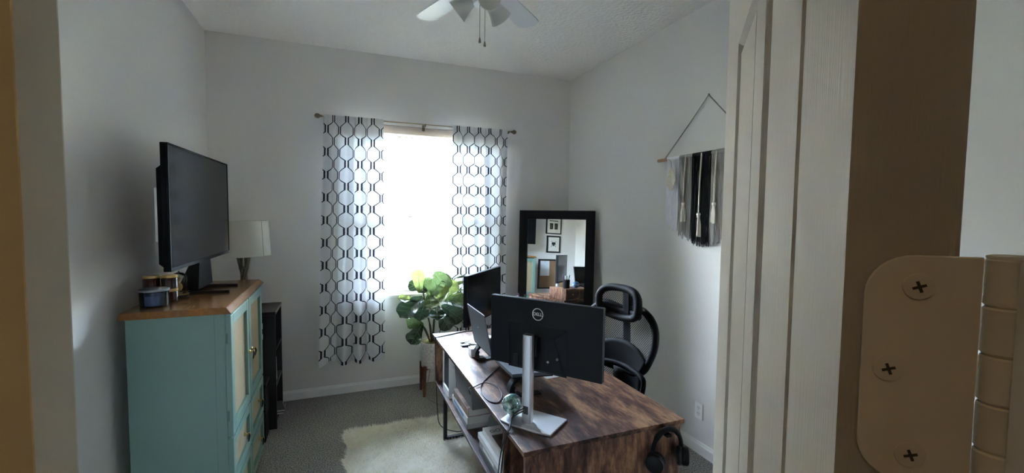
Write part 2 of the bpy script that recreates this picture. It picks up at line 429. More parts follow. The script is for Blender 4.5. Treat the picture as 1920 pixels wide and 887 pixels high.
# hallway outside the doorway
w = MB(); w.fbox(WL,1.10,1.2,-2.0,-.115,0,H); struct(w, 'wall_hall_left', 'hall_paint')
w = MB(); w.fbox(WL,-.70,-.60,-2.0,-.115,0,H); struct(w, 'wall_hall_right', 'hall_paint')
w = MB(); w.fbox(WL,-.70,1.2,-2.1,-2.0,0,H); struct(w, 'wall_hall_near', 'hall_paint')
# baseboards: flat board with a stepped top
def base(name, F, a0, a1):
    mb = MB()
    prof = [(0,0),(.014,0),(.014,.062),(.009,.072),(.006,.083),(0,.083)]
    mb.prism([F(a0,b_,z) for b_,z in prof], F(a1,0,0)-F(a0,0,0)); struct(mb, name, 'trim_paint')
base('baseboard_back', lambda a,b_,z: V(a,BY-b_,z), LX+.014, RX-.014)
base('baseboard_left', lambda a,b_,z: V(LX+b_,a,z), 1.30, BY)
base('baseboard_right', lambda a,b_,z: V(RX-b_,a,z), FY, BY)
base('baseboard_front', lambda a,b_,z: V(a,FY+b_,z), .70, RX)
base('baseboard_doorway', lambda a,b_,z: WL(a,b_,z), OPEN+.09, 1.65)

# door frame (jambs, stops, casing)
fr = thing('doorway_frame', WL(OPEN/2,-.05,0), 'cream painted door frame around the angled doorway', 'door frame', kind='structure')
MB().fbox(WL,OPEN,OPEN+.018,-.115,0,0,HEAD).build('jamb','jamb_paint',fr,bev=.0015)
MB().fbox(WL,-.018,0,-.115,0,0,HEAD).build('jamb','jamb_paint',fr,bev=.0015)
MB().fbox(WL,-.018,OPEN+.018,-.115,0,HEAD,HEAD+.018).build('head_jamb','jamb_paint',fr)
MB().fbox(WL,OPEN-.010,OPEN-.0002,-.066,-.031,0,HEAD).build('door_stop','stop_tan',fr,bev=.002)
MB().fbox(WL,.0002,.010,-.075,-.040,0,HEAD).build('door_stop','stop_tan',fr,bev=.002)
for a0,a1 in ((OPEN+.020,OPEN+.077),(-.075,-.018)):
    mb = MB(); mb.prism([WL(a,b_,0) for a,b_ in ((a0,.0003),(a1,.0003),(a1,.010),((a0+a1)/2,.010),(a0+.006 if a0>0 else a0+.01,.007),(a0,.006))], (0,0,HEAD+.06)); mb.build('casing','trim_paint',fr)
MB().fbox(WL,-.075,OPEN+.077,.0003,.010,HEAD+.005,HEAD+.062).build('casing','trim_paint',fr)

# open door with moulded panels
DN = Vector((.1886,.1123)); dd = Vector((.6844,.7291)); de = Vector((.7291,-.6844)); DW, DT = .612, .035
def DL(s, e, z): return Vector((DN.x+s*dd.x+e*de.x, DN.y+s*dd.y+e*de.y, z))
door = thing('door_1', DL(DW/2,DT/2,.01), 'open cream moulded panel door at right', 'door', kind='structure')
cols = [(.084,.228),(.284,.450)]; rows = [(.24,.80),(.98,1.875),(2.02,2.30)]
def door_face(mb, e0, sg):
    """front skin at depth e0 with raised panels; sg=+1 recess towards +e"""
    ss = sorted({0,DW}|{x for c in cols for x in c}); zz = sorted({.01,HEAD-.004}|{x for r in rows for x in r})
    for i in range(len(ss)-1):
        for j in range(len(zz)-1):
            s0,s1,z0,z1 = ss[i],ss[i+1],zz[j],zz[j+1]
            if (s0,s1) in cols and (z0,z1) in rows:
                rings = [(0,0),(.013,.012),(.016,.012),(.020,.002)]
                pts = []
                for ins,dep in rings:
                    pts.append([DL(s0+ins,e0+sg*dep,z0+ins),DL(s1-ins,e0+sg*dep,z0+ins),DL(s1-ins,e0+sg*dep,z1-ins),DL(s0+ins,e0+sg*dep,z1-ins)])
                for A,B in zip(pts,pts[1:]):
                    for q in range(4): mb.add([A[q],A[(q+1)%4],B[(q+1)%4],B[q]],[(0,1,2,3)])
                mb.add(pts[-1],[(0,1,2,3)])
            else: mb.add([DL(s0,e0,z0),DL(s1,e0,z0),DL(s1,e0,z1),DL(s0,e0,z1)],[(0,1,2,3)])
mb = MB(); door_face(mb,0,1); door_face(mb,DT,-1)
z0,z1 = .01,HEAD-.004
for (s,e),(s2,e2) in (((0,0),(0,DT)),((DW,0),(DW,DT))): mb.add([DL(s,e,z0),DL(s2,e2,z0),DL(s2,e2,z1),DL(s,e,z1)],[(0,1,2,3)])
for z in (z0,z1): mb.add([DL(0,0,z),DL(DW,0,z),DL(DW,DT,z),DL(0,DT,z)],[(0,1,2,3)])
mb.build('door_leaf','door_paint',door)
mb = MB(); kc = DL(.552,-.028,1.0); mb.lathe([(.030,-.0),(.030,.006),(.012,.010),(.011,.028),(.024,.036),(.028,.048),(.022,.060),(.004,.064)], DL(.552,-.0005,1.0), 20, ax=(-de.x,-de.y,0)); mb.build('door_knob','bronze',door,smooth=40)
def hinge(zc, name='hinge'):
    pin = Vector((DN.x+de.x*.0485, DN.y+de.y*.0485))
    # leaf on the door edge: rounded plate
    poly = []; x0,x1,h,r = .0066,.0415,.0445,.0155
    poly += [(x1,-h),(x1,h)]
    for q in range(9): a = math.pi/2+q/8*math.pi/2; poly.append((x0+r+r*math.cos(a), h-r+r*math.sin(a)))
    for q in range(9): a = math.pi+q/8*math.pi/2; poly.append((x0+r+r*math.cos(a), -h+r+r*math.sin(a)))
    mb = MB(); mb.prism([DL(-.0016,e,zc+z) for e,z in poly], (dd.x*.0014,dd.y*.0014,0)); hb = mb.build(name,'hinge_paint',door,bev=.0005)
    for e,z in ((.0229,.0326),(.0150,0),(.0233,-.0328)):
        c = DL(-.0017,e,zc+z); axn = (-dd.x,-dd.y,0)
        sc = MB().lathe([(.0050,-.0002),(.0048,.0006),(.0036,.0009)], c, 20, ax=axn).build('screw','screw_paint',hb,smooth=30)
        cr = MB()
        for t in (.35,.35+math.pi/2):
            ca, sa = math.cos(t), math.sin(t); L,Wd = .0022,.0005
            def FF(a,b_,z_): return DL(-.0017-.0009-z_, e+ca*a-sa*b_, zc+z+sa*a+ca*b_)
            cr.fbox(FF,-L,L,-Wd,Wd,0,.0002)
        cr.build('screw_slot','dark_slot',hb)
    kn = .089/5
    for q in range(5):
        za = zc-.0445+q*kn
        MB().lathe([(.0052,.0003),(.0058,.001),(.0058,kn-.001),(.0052,kn-.0003)], (pin.x,pin.y,za), 20).build('knuckle','hinge_paint',hb,smooth=40)
    MB().lathe([(.0046,-.0450),(.0046,.0440),(.0056,.0443),(.0056,.0452),(.004,.0456)], (pin.x,pin.y,zc), 20).build('hinge_pin','hinge_paint',hb,smooth=40)
    MB().fbox(WL,.0003,.0016,-.032,.006,zc-.0445,zc+.0445).build('jamb_leaf','hinge_paint',hb)
for zc in (.30,.945,1.588,2.24): hinge(zc)

# ------------------------------------------------------------------ window
win = thing('window_1', (.745,BY+.1,WZ0), 'white single hung window with blinds and drywall recess', 'window', kind='structure')
def rect_frame(name, x0,x1,z0,z1,t,y0,y1,mat,parent,**k):
    mb = MB(); mb.box(x0,x0+t,y0,y1,z0,z1); mb.box(x1-t,x1,y0,y1,z0,z1); mb.box(x0+t,x1-t,y0,y1,z0,z0+t); mb.box(x0+t,x1-t,y0,y1,z1-t,z1)
    return mb.build(name,mat,parent,**k)
zm = 1.635
rect_frame('window_frame',WX0,WX1,WZ0+.02,WZ1,.035,BY+.105,BY+.165,'white_plastic',win)
rect_frame('upper_sash',WX0+.035,WX1-.035,zm-.02,WZ1-.035,.035,BY+.135,BY+.16,'white_plastic',win)
rect_frame('lower_sash',WX0+.035,WX1-.035,WZ0+.055,zm+.02,.04,BY+.108,BY+.134,'white_plastic',win)
MB().box(WX0+.07,WX1-.07,BY+.146,BY+.149,zm+.015,WZ1-.07).build('pane','pane_glass',win)
MB().box(WX0+.075,WX1-.075,BY+.120,BY+.123,WZ0+.095,zm-.02).build('pane','pane_glass',win)
MB().box(WX0-.005,WX1+.005,BY-.012,BY+.105,WZ0-.012,WZ0+.012).build('window_sill','trim_paint',win,bev=.003)
bl = thing('window_blind', (.745,BY+.05,WZ0+.02), 'white horizontal slat blind lowered over the window', 'blind')
MB().box(WX0+.01,WX1-.01,BY+.012,BY+.022,WZ1-.075,WZ1-.004).build('valance','valance_white',bl,bev=.002)
MB().box(WX0+.015,WX1-.015,BY+.026,BY+.075,WZ1-.05,WZ1-.006).build('head_rail','white_plastic',bl)
sl0 = None; nsl = 33; pitch = .0437; tilt = math.radians(24)
for i in range(nsl):
    z = WZ1-.095-i*pitch
    if sl0 is None:
        mb = MB(); ct, st = math.cos(tilt), math.sin(tilt)
        prof = [(-.025,0),(-.012,.0022),(0,.003),(.012,.0022),(.025,0),(.012,-.0006),(0,.0003),(-.012,-.0006)]
        mb.prism([V(WX0+.018, BY+.052+p*ct-q*st, z+p*st+q*ct) for p,q in prof], (WX1-WX0-.036,0,0)); sl0 = mb.build('slat','slat_white',bl,smooth=50); zb = sl0.location.z
    else:
        o = sl0.copy(); C.objects.link(o); o.parent = bl; o.location.z = zb-i*pitch
zbot = WZ1-.095-nsl*pitch
MB().box(WX0+.018,WX1-.018,BY+.03,BY+.074,zbot-.012,zbot+.008).build('bottom_rail','white_plastic',bl,bev=.003)
for x in (.31,.52,.97,1.18):
    mb = MB(); mb.tube([(x,BY+.028,zbot),(x,BY+.028,WZ1-.05)],.0009,5); mb.tube([(x,BY+.076,zbot),(x,BY+.076,WZ1-.05)],.0009,5); mb.build('ladder_cord','white_plastic',bl)

# curtain rod
rod = thing('curtain_rod', (.732,4.055,2.43), 'thin bronze curtain rod with round finials above the window', 'curtain rod')
RY, RZ = 4.055, 2.443
MB().cyl((-.12,RY,RZ),(1.585,RY,RZ),.0055,n=12).build('pole','rod_gold',rod,smooth=40)
for x,s in ((-.12,-1),(1.585,1)):
    MB().lathe([(.0085,0),(.0085,.012),(.011,.014),(.011,.02),(.016,.024),(.021,.034),(.0215,.043),(.017,.054),(.008,.061),(.001,.063)],(x,RY,RZ),20,ax=(s,0,0)).build('finial','bronze',rod,smooth=50)
for x in (-.10,.745,1.565):
    mb = MB(); mb.box(x-.006,x+.006,RY-.002,BY-.003,RZ-.016,RZ-.006); mb.box(x-.012,x+.012,BY-.004,BY-.0005,RZ-.045,RZ+.02); mb.box(x-.006,x+.006,RY-.012,RY+.010,RZ-.016,RZ-.0065); mb.box(x-.006,x+.006,RY-.0135,RY-.0065,RZ-.012,RZ+.004); mb.build('bracket','bronze',rod)

def curtain(label, x0t, x1t, x0b, x1b, zb, nf, seed, uoff):
    rnd = random.Random(seed); ph = [rnd.uniform(0,6.28) for _ in range(4)]
    NU, NV = 260, 60; zt = RZ+.014; mb = MB(); fabric = (x1t-x0t)*1.65
    def amp(v): return .026+.030*min(1,v*1.6)
    def fn(u, v):
        uu = u+.045*math.sin(2*math.pi*u*1.3+ph[0])+.012*math.sin(2*math.pi*u*4.3+ph[3])+.02*v*math.sin(3*u+ph[2])
        x = (x0t+(x1t-x0t)*u)*(1-v)+(x0b+(x1b-x0b)*u)*v
        w_ = math.sin(2*math.pi*nf*uu+ph[1])+.35*math.sin(2*math.pi*(nf*1.9)*uu+ph[2]+v*.8)
        small = math.sin(2*math.pi*nf*3.1*u+ph[3])*.006*max(0,1-v*7)
        y = RY-.016+amp(v)*.78*w_*(1 if v>0.0 else 1)+small
        if v < .03: y = RY-.009+(y-RY)*.25
        x += .016*math.cos(2*math.pi*nf*uu+ph[1])*min(1,.3+v*2)
        z = zt+(zb-zt)*v+(.012*math.sin(2*math.pi*nf*uu+ph[1]) if v > .98 else 0)
        return (x, min(y,BY-.012), z)
    mb.grid(fn, NU, NV, lambda u,v: (uoff+u*fabric, (1-v)*(zt-zb)))
    return mb.build('curtain','curtain_lattice',smooth=180,label=label,cat='curtain',group='patterned curtains at the window')
curtain('white curtain panel with dark hexagon lattice, left of the blind', -.105,.372,-.172,.362,.318,3.6,3,.012)
curtain('white curtain panel with dark hexagon lattice, right of the blind', 1.000,1.555,1.005,1.545,.318,4.2,11,.05)

# yard outside, with an added house that dims the window view
struct(MB().box(-60,60,4.5,120,-.5,-.35), 'ground', 'concrete_grass')
nb = thing('added_house', (1,12,-.35), 'pale stucco house added across the side yard to dim the window view', 'house')
MB().box(-8,11,9.2,17,-.35,2.55).build('house_wall','stucco',nb)
mb = MB(); mb.add([(-8.5,8.7,2.55),(11.5,8.7,2.55),(11.5,17.5,2.55),(-8.5,17.5,2.55),(-4,13.1,4.3),(7,13.1,4.3)],[(0,1,5,4),(1,2,5),(2,3,4,5),(3,0,4),(3,2,1,0)]); mb.build('house_roof','brown_roof',nb)
# lamp added behind the camera to light the door edge and jamb
hl = thing('added_hall_lamp', WL(.3,-1.2,H-.09), 'small warm hallway lamp added to light the door edge', 'ceiling lamp')
hp = WL(.3,-1.2,H)
MB().lathe([(.14,-.025),(.14,0)],hp,24).build('lamp_base','white_plastic',hl,smooth=40)
MB().lathe([(.0,-.085),(.06,-.078),(.10,-.06),(.125,-.026)],hp,24).build('lamp_dome','added_lamp_glow',hl,smooth=60)
ld = bpy.data.lights.new('added_hall_light','POINT'); ld.energy = .32; ld.color = (1,.80,.58); ld.shadow_soft_size = .1
lo = bpy.data.objects.new('added_hall_light', ld); C.objects.link(lo); lo.parent = hl; lo.location = (0,0,-.06)

# ------------------------------------------------------------------ ceiling fan
FX, FYc, FZ = .668, 2.10, 2.79
fan = thing('ceiling_fan', (FX,FYc,2.45), 'white ceiling fan with light kit and two pull chains', 'ceiling fan')
MB().lathe([(.02,-.075),(.055,-.06),(.07,-.02),(.07,0)],(FX,FYc,H),28).build('canopy','fan_white',fan,smooth=40)
MB().cyl((FX,FYc,2.86),(FX,FYc,H-.05),.012,n=14).build('downrod','fan_white',fan,smooth=40)
MB().lathe([(.03,-.075),(.085,-.07),(.115,-.045),(.125,-.01),(.12,.03),(.09,.06),(.03,.075)],(FX,FYc,2.82),32).build('motor_housing','fan_white',fan,smooth=40)
for az_ in (-18,47,120,193,268):
    a = math.radians(az_); d_ = Vector((math.sin(a),math.cos(a),0)); l_ = Vector((math.cos(a),-math.sin(a),0)); pt = math.radians(-5)
    def FB(r, t, z, d_=d_, l_=l_, pt=pt): return Vector((FX,FYc,FZ))+d_*r+l_*(t*math.cos(pt))+Vector((0,0,-t*math.sin(pt)+z))
    outline = [(.17,-.048),(.20,-.055),(.50,-.068),(.565,-.066),(.588,-.05),(.60,-.02),(.60,.02),(.588,.05),(.565,.066),(.50,.068),(.20,.055),(.17,.048)]
    n = len(outline); mb = MB(); mb.add([FB(r,t,-.003) for r,t in outline]+[FB(r,t,.003) for r,t in outline],[tuple(range(n)),tuple(range(2*n-1,n-1,-1))]+[(i,(i+1)%n,n+(i+1)%n,n+i) for i in range(n)])
    bo = mb.build('blade','fan_white',fan)
    mb = MB(); mb.fbox(FB,.09,.24,-.022,.022,-.010,-.0035); mb.build('blade_iron','fan_white',bo)
MB().lathe([(.02,-.085),(.045,-.08),(.06,-.05),(.06,0)],(FX,FYc,2.745),24).build('light_fitter','fan_white',fan,smooth=40)
for az_ in (183,303,63):
    a = math.radians(az_); d_ = Vector((math.sin(a),math.cos(a),0)); ax = (d_*.80+Vector((0,0,-.62))).normalized()
    c0 = Vector((FX,FYc,2.715))+d_*.035
    MB().cyl(c0-ax*.01,c0+ax*.03,.014,n=12).build('socket_arm','fan_white',fan,smooth=40)
    sh = MB().lathe([(.022,.015),(.030,.025),(.036,.05),(.042,.08),(.052,.112),(.057,.125),(.054,.125),(.040,.085),(.033,.05),(.020,.022)],c0,28,ax=ax,cap=False).build('light_shade','frosted',fan,smooth=50)
    MB().sphere(c0+ax*.07,.022,8).build('bulb','white_plastic',sh,smooth=60)
for dx,dy,zb in ((-.024,-.03,2.468),(.000,-.035,2.452)):
    ch = MB().cyl((FX+dx,FYc+dy,zb+.02),(FX+dx,FYc+dy,2.68),.0013,n=6).build('pull_chain','chain',fan)
    MB().lathe([(.0015,.026),(.003,.022),(.0062,.004),(.0055,0),(.001,-.001)],(FX+dx,FYc+dy,zb),12).build('pull_fob','chain',ch,smooth=50)

# ------------------------------------------------------------------ teal cabinet
CT = 1.18
cab = thing('storage_cabinet', (-.70,2.88,0), 'teal painted cabinet with honey wood top and woven cane doors', 'cabinet')
CX0, CXF, CY0, CY1 = -.895, -.512, 2.425, 3.315
mb = MB(); mb.box(CX0,CXF,CY0,CY1,.045,CT-.03); mb.build('body','teal_paint',cab,bev=.003)
MB().box(CXF-.045,CXF-.0435,CY0-.0008,CY0+.002,.05,CT-.031).build('side_seam','hinge_green',cab)
MB().box(CX0+.02,CXF-.02,CY0+.02,CY1-.02,0,.045).build('plinth','hinge_green',cab)
mb = MB(); P = [(-.912,2.39,CT-.028),(-.478,2.39,CT-.028),(-.478,3.37,CT-.028),(-.912,3.37,CT-.028),(-.912,2.415,CT),(-.505,2.415,CT),(-.505,3.345,CT),(-.912,3.345,CT)]
mb.hexa(P); mb.build('cabinet_top','honey_wood',cab,bev=.003)
def panel_front(name, y0, y1, z0, z1, fw_=.055):
    X0, X1 = CXF+.001, CXF+.026
    mb = MB(); mb.box(X0,X1,y0,y0+fw_,z0,z1); mb.box(X0,X1,y1-fw_,y1,z0,z1); mb.box(X0,X1,y0+fw_,y1-fw_,z0,z0+fw_); mb.box(X0,X1,y0+fw_,y1-fw_,z1-fw_,z1)
    d_ = mb.build(name,'teal_paint',cab,bev=.003)
    MB().box(X0+.002,X0+.010,y0+fw_-.002,y1-fw_+.002,z0+fw_-.002,z1-fw_+.002).build('cane_panel','cane',d_)
    return d_
def tab_pull(par, y, z):
    X1 = CXF+.026
    MB().lathe([(.010,0),(.010,.006),(.005,.010),(.005,.02),(.008,.024),(.008,.028),(.002,.03)],(X1,y,z),14,ax=(1,0,0)).build('pull_stud','brass',par,smooth=40)
    mb = MB(); pts = [(X1+.022,z+.008),(X1+.028,z+.004),(X1+.030,z-.012),(X1+.024,z-.040),(X1+.018,z-.040),(X1+.022,z-.012)]
    mb.prism([V(x,y-.011,zz_) for x,zz_ in pts],(0,.022,0)); mb.build('pull_tab','black_satin',par,bev=.002)
d1 = panel_front('cabinet_door',2.412,2.855,.545,1.140); tab_pull(d1,2.835,.835)
d2 = panel_front('cabinet_door',2.865,3.300,.545,1.140); tab_pull(d2,2.895,.835)
for y0,y1 in ((2.412,2.855),(2.865,3.300)):
    for z0,z1 in ((.290,.535),(.050,.280)):
        dr = panel_front('drawer',y0,y1,z0,z1,.045); tab_pull(dr,(y0+y1)/2+.02,(z0+z1)/2+.025)
for z in (1.03,.65): MB().box(CXF+.004,CXF+.012,2.4085,2.4115,z-.025,z+.025).build('door_hinge','hinge_green',d1)

# TV on a raised stand
tv = thing('television', (-.70,2.95,CT), 'large flat black television on a raised stand on teal cabinet', 'television')
ta = Vector((-.683,2.306)); tb = Vector((-.656,3.263)); td = (tb-ta).normalized(); tn = Vector((td.y,-td.x)); TWd = (tb-ta).length
def TL(s, o_, z): return Vector((ta.x+td.x*s+tn.x*o_, ta.y+td.y*s+tn.y*o_, z))
TZ0, TZ1 = 1.372, 1.934
MB().fbox(TL,0,TWd,-.028,-.004,TZ0,TZ1).build('panel','tv_body',tv,bev=.003)
mb = MB(); 
for a0,a1,z0,z1 in ((0,.008,TZ0,TZ1),(TWd-.008,TWd,TZ0,TZ1),(.008,TWd-.008,TZ1-.008,TZ1),(.008,TWd-.008,TZ0,TZ0+.016)): mb.fbox(TL,a0,a1,-.004,.001,z0,z1)
bz = mb.build('bezel','tv_body',tv)
MB().fbox(TL,.008,TWd-.008,-.0039,-.001,TZ0+.016,TZ1-.008).build('screen','tv_screen',tv)
MB().fbox(TL,TWd-.02,TWd-.012,.001,.002,TZ0+.004,TZ0+.012).build('logo_badge','silver_metal',bz)
mb = MB(); P = [TL(.03,-.029,TZ0+.01),TL(TWd-.03,-.029,TZ0+.01),TL(TWd-.03,-.029,TZ1-.09),TL(.03,-.029,TZ1-.09),TL(.05,-.060,TZ0+.03),TL(TWd-.05,-.060,TZ0+.03),TL(TWd-.05,-.060,TZ1-.11),TL(.05,-.060,TZ1-.11)]
mb.hexa(P); mb.build('rear_housing','tv_body',tv)
MB().fbox(TL,.055,.17,-.072,-.0605,1.50,1.74).build('wall_mount_cover','white_plastic',tv,bev=.003,label='white plastic box on the back of the television')
sd = MB(); sd.fbox(TL,.60,.78,-.085,-.061,1.20,1.70); sd.build('stand_column','black_plastic',tv,bev=.004)
mb = MB(); mb.hexa([TL(.56,-.16,1.2025),TL(.82,-.16,1.2025),TL(.82,-.06,1.2025),TL(.56,-.06,1.2025),TL(.60,-.0855,1.40),TL(.78,-.0855,1.40),TL(.78,-.061,1.40),TL(.60,-.061,1.40)]); mb.build('stand_brace','black_plastic',tv)
for s0,s1,o1 in ((.52,.555,.088),(.76,.785,.078)):
    mb = MB(); mb.hexa([TL(s0-.012,-.16,CT+.001),TL(s0+.024,-.16,CT+.001),TL(s1+.014,o1,CT+.001),TL(s1-.008,o1,CT+.001),TL(s0-.012,-.16,CT+.022),TL(s0+.024,-.16,CT+.022),TL(s1+.014,o1,CT+.012),TL(s1-.008,o1,CT+.012)]); mb.build('stand_foot','black_plastic',tv,bev=.002)

# candles on the cabinet
cz = CT+.0005
c = (-.826,2.555,cz); cd = thing('jar_candle', c, 'wide blue glass jar candle with grey metal lid on teal cabinet', 'candle')
MB().lathe([(.050,0),(.056,.004),(.057,.074),(.054,.074),(.053,.006),(.0,.006)],c,32,cap=False).build('glass_jar','jar_glass_blue',cd,smooth=40)
MB().lathe([(.052,.008),(.052,.055),(0,.055)],c,32).build('wax','wax_blue',cd,smooth=40)
MB().lathe([(.058,.0745),(.0595,.076),(.0595,.084),(.054,.087),(.0,.087)],c,32).build('lid','lid_grey',cd,smooth=40)
def amber(c, label):
    t_ = thing('amber_candle', c, label, 'candle', 'amber jar candles on the cabinet')
    MB().lathe([(.030,0),(.034,.003),(.034,.050),(.031,.054)],c,28).build('amber_jar','amber_glass',t_,smooth=40)
    MB().lathe([(.0345,.0545),(.0350,.056),(.0350,.066),(.030,.068)],c,28).build('lid','gold_lid',t_,smooth=40)
amber((-.868,2.655,cz), 'lower amber jar candle behind the blue candle'); amber((-.868,2.655,cz+.0685), 'upper amber jar candle with gold lid, stacked nearest the wall')
amber((-.795,2.655,cz), 'lower amber jar candle of the stack beside the glass dome'); amber((-.795,2.655,cz+.0685), 'upper amber jar candle stacked next to the glass dome')
c = (-.785,2.757,cz); cl = thing('glass_cloche', c, 'small clear glass dome with gold ornament on brass dish', 'ornament')
MB().lathe([(.040,0),(.043,.004),(.043,.016),(.036,.018)],c,28).build('dish','black_satin',cl,smooth=40)
MB().lathe([(.044,.0185),(.045,.022),(.040,.024),(.0,.024)],c,28).build('brass_plate','gold_lid',cl,smooth=40)
MB().lathe([(.036,.025),(.036,.10),(.032,.118),(.020,.130),(.004,.135),(.001,.142)],c,28,cap=False).build('dome','clear_glass',cl,smooth=60,solid=.0015)
mb = MB(); mb.sphere((c[0],c[1],c[2]+.058),.016,10,(1,1,1.4)); mb.cyl((c[0],c[1],c[2]+.025),(c[0],c[1],c[2]+.10),.003); mb.sphere((c[0],c[1],c[2]+.10),.010,8); mb.build('gold_ornament','gold_lid',cl,smooth=60)

# ------------------------------------------------------------------ bookcase, lamp, bin
bk = thing('bookcase', (-.69,3.81,0), 'dark espresso open bookcase beside the back wall', 'bookcase')
BX0,BX1,BY0,BY1,BT = -.93,-.445,3.62,4.00,.892
MB().box(BX0,BX1,BY0,BY1,BT-.025,BT).build('top','espresso',bk,bev=.003)
MB().box(BX0,BX1-.003,BY0,BY0+.022,0,BT-.025).build('side_panel','espresso',bk,bev=.002)
MB().box(BX0,BX1-.003,BY1-.022,BY1,0,BT-.025).build('side_panel','espresso',bk,bev=.002)
MB().box(BX0,BX0+.01,BY0+.022,BY1-.022,0,BT-.025).build('back_panel','espresso',bk)
SZ = (.06,.33,.60)
for z in SZ: MB().box(BX0+.01,BX1-.006,BY0+.022,BY1-.022,z-.02,z).build('shelf','shelf_dark',bk)
for z in (.80,.72): MB().box(-.545,-.530,BY0-.006,BY0-.0003,z-.028,z+.012).build('hook','white_plastic',bk,label='white adhesive hook')
bag = thing('hanging_pouch', (-.60,BY0-.02,.52), 'black fabric pouch hanging from hooks on the bookcase side', 'pouch')
mb = MB(); mb.grid(lambda u,v:(-.70+.15*u, BY0-.008-.02*math.sin(math.pi*u)*math.sin(math.pi*min(1,v+.1)), .84-.30*v-.03*math.sin(math.pi*u)),10,10); mb.build('pouch_body','fabric_black',bag,smooth=60,solid=.004)
MB().tube(bez([(-.69,BY0-.006,.83),(-.62,BY0-.010,.87),(-.555,BY0-.006,.83)],8),.004,8).build('strap','fabric_black',bag,smooth=60)
for i,(y,hh,t_,mt_,lb) in enumerate(((3.68,.20,.028,'book_black','black book upright on the low bookcase shelf'),(3.715,.22,.034,'book_grey','grey book upright on the low bookcase shelf'),(3.76,.18,.026,'wicker','tan book upright on the low bookcase shelf'))):
    t_h = thing('book', (-.53,y,.33), lb, 'book', 'books in the bookcase')
    MB().box(-.60,-.462,y-t_/2,y+t_/2,.331,.331+hh).build('cover',mt_,t_h,bev=.002); MB().box(-.598,-.4605,y-t_/2+.003,y+t_/2-.003,.3308+.003,.331+hh-.003).build('pages','page_block',t_h)
t_h = thing('paper_stack', (-.53,3.86,.06), 'loose white papers lying at the bottom of the bookcase', 'papers')
for i in range(4):
    F = lambda a,b_,z,i=i: V(-.55+a*math.cos(.15*i)-b_*math.sin(.15*i)*.5, 3.84+b_+.01*i, .0605+.006*i+z)
    MB().fbox(F,-.12,.13,-.10,.08,0,.005).build('sheet','fabric_grey' if i%2 else 'page_block',t_h)
bn = thing('waste_bin', (-.60,3.49,0), 'black ribbed plastic bin between teal cabinet and bookcase', 'bin')
MB().box(-.72,-.495,3.41,3.585,0,.40).build('bin_body','black_plastic',bn,bev=.012,seg=3)
for i in range(7): MB().box(-.7,-.4925,3.425,3.57,.20+.022*i,.211+.022*i).build('rib','black_satin',bn)
MB().box(-.728,-.487,3.402,3.593,.40,.425).build('rim','black_satin',bn,bev=.006)

LC = Vector((-.665,3.755)); lz = BT+.0005
lp = thing('table_lamp', (LC.x,LC.y,lz), 'table lamp with beige drum shade and crossed metal rod base', 'table lamp')
MB().lathe([(.07,0),(.07,.010),(.055,.014),(.0,.014)],(LC.x,LC.y,lz),28).build('foot','lamp_metal',lp,smooth=40)
for k_ in range(6):
    a = 2*math.pi*k_/6; b2 = a+2.5
    MB().tube([(LC.x+.055*math.cos(a),LC.y+.055*math.sin(a),lz+.012),(LC.x+.040*math.cos(b2),LC.y+.040*math.sin(b2),1.297)],.0085,8).build('rod','lamp_metal',lp,smooth=50)
MB().lathe([(.030,0),(.034,.004),(.034,.010),(.030,.014)],(LC.x,LC.y,1.205),24).build('collar','lamp_metal',lp,smooth=50)
MB().lathe([(.043,0),(.043,.006),(.012,.010),(.010,.055)],(LC.x,LC.y,1.297),24).build('neck','lamp_metal',lp,smooth=50)
shd = MB().lathe([(.181,0),(.166,.262),(.163,.262),(.178,0)],(LC.x,LC.y,1.305),48,cap=False)
shd = shd.build('lamp_shade','shade_linen',lp,smooth=60)
aa = -.62; MB().tube([(LC.x+.1815*math.cos(aa),LC.y+.1815*math.sin(aa),1.306),(LC.x+.1665*math.cos(aa),LC.y+.1665*math.sin(aa),1.566)],.0011,5).build('seam','bronze',shd)
for q in (1.308,1.563): MB().tube([(LC.x+(.181-(q-1.305)*.0573)*math.cos(t),LC.y+(.181-(q-1.305)*.0573)*math.sin(t),q) for t in np.linspace(0,2*math.pi,49)[:-1]],.0018,6,closed=True).build('trim_ring','shade_linen',shd)
MB().sphere((LC.x,LC.y,1.41),.03,10).build('bulb','white_plastic',lp,smooth=60)

# ------------------------------------------------------------------ rug
RGX0,RGX1,RGY0,RGY1 = .035,1.56,1.62,3.375
rug = thing('fur_rug', ((RGX0+RGX1)/2,(RGY0+RGY1)/2,0), 'cream shaggy faux fur rug under the desk', 'rug')
def rugh(u,v):
    e = min(u,1-u,v,1-v); return .004+.016*min(1,e*18)
mb = MB(); mb.grid(lambda u,v:(RGX0+(RGX1-RGX0)*u+.012*math.sin(v*31)+.006*math.sin(v*83), RGY0+(RGY1-RGY0)*v+.012*math.sin(u*27)+.006*math.sin(u*71), rugh(u,v)+.003*math.sin(u*60+3*math.sin(v*30))*math.sin(v*55)), 60, 70)
mb.build('rug_backing','fur',rug,smooth=180)
nh = 90000
ux = rng.random(nh); vy = rng.random(nh); edge = rng.random(nh) < .10
side = rng.integers(0,4,nh)
ux = np.where(edge & (side==0), rng.random(nh)*.01, ux); ux = np.where(edge & (side==1), 1-rng.random(nh)*.01, ux)
vy = np.where(edge & (side==2), rng.random(nh)*.01, vy); vy = np.where(edge & (side==3), 1-rng.random(nh)*.01, vy)
px = RGX0+(RGX1-RGX0)*ux+.012*np.sin(vy*31); py = RGY0+(RGY1-RGY0)*vy+.012*np.sin(ux*27)
pz = .004+.016*np.minimum(1,np.minimum.reduce([ux,1-ux,vy,1-vy])*18)
clx = np.sin(px*19+2*np.sin(py*23))+np.sin(px*57+py*41); cly = np.cos(py*21+2*np.sin(px*17))+np.sin(py*63-px*37)
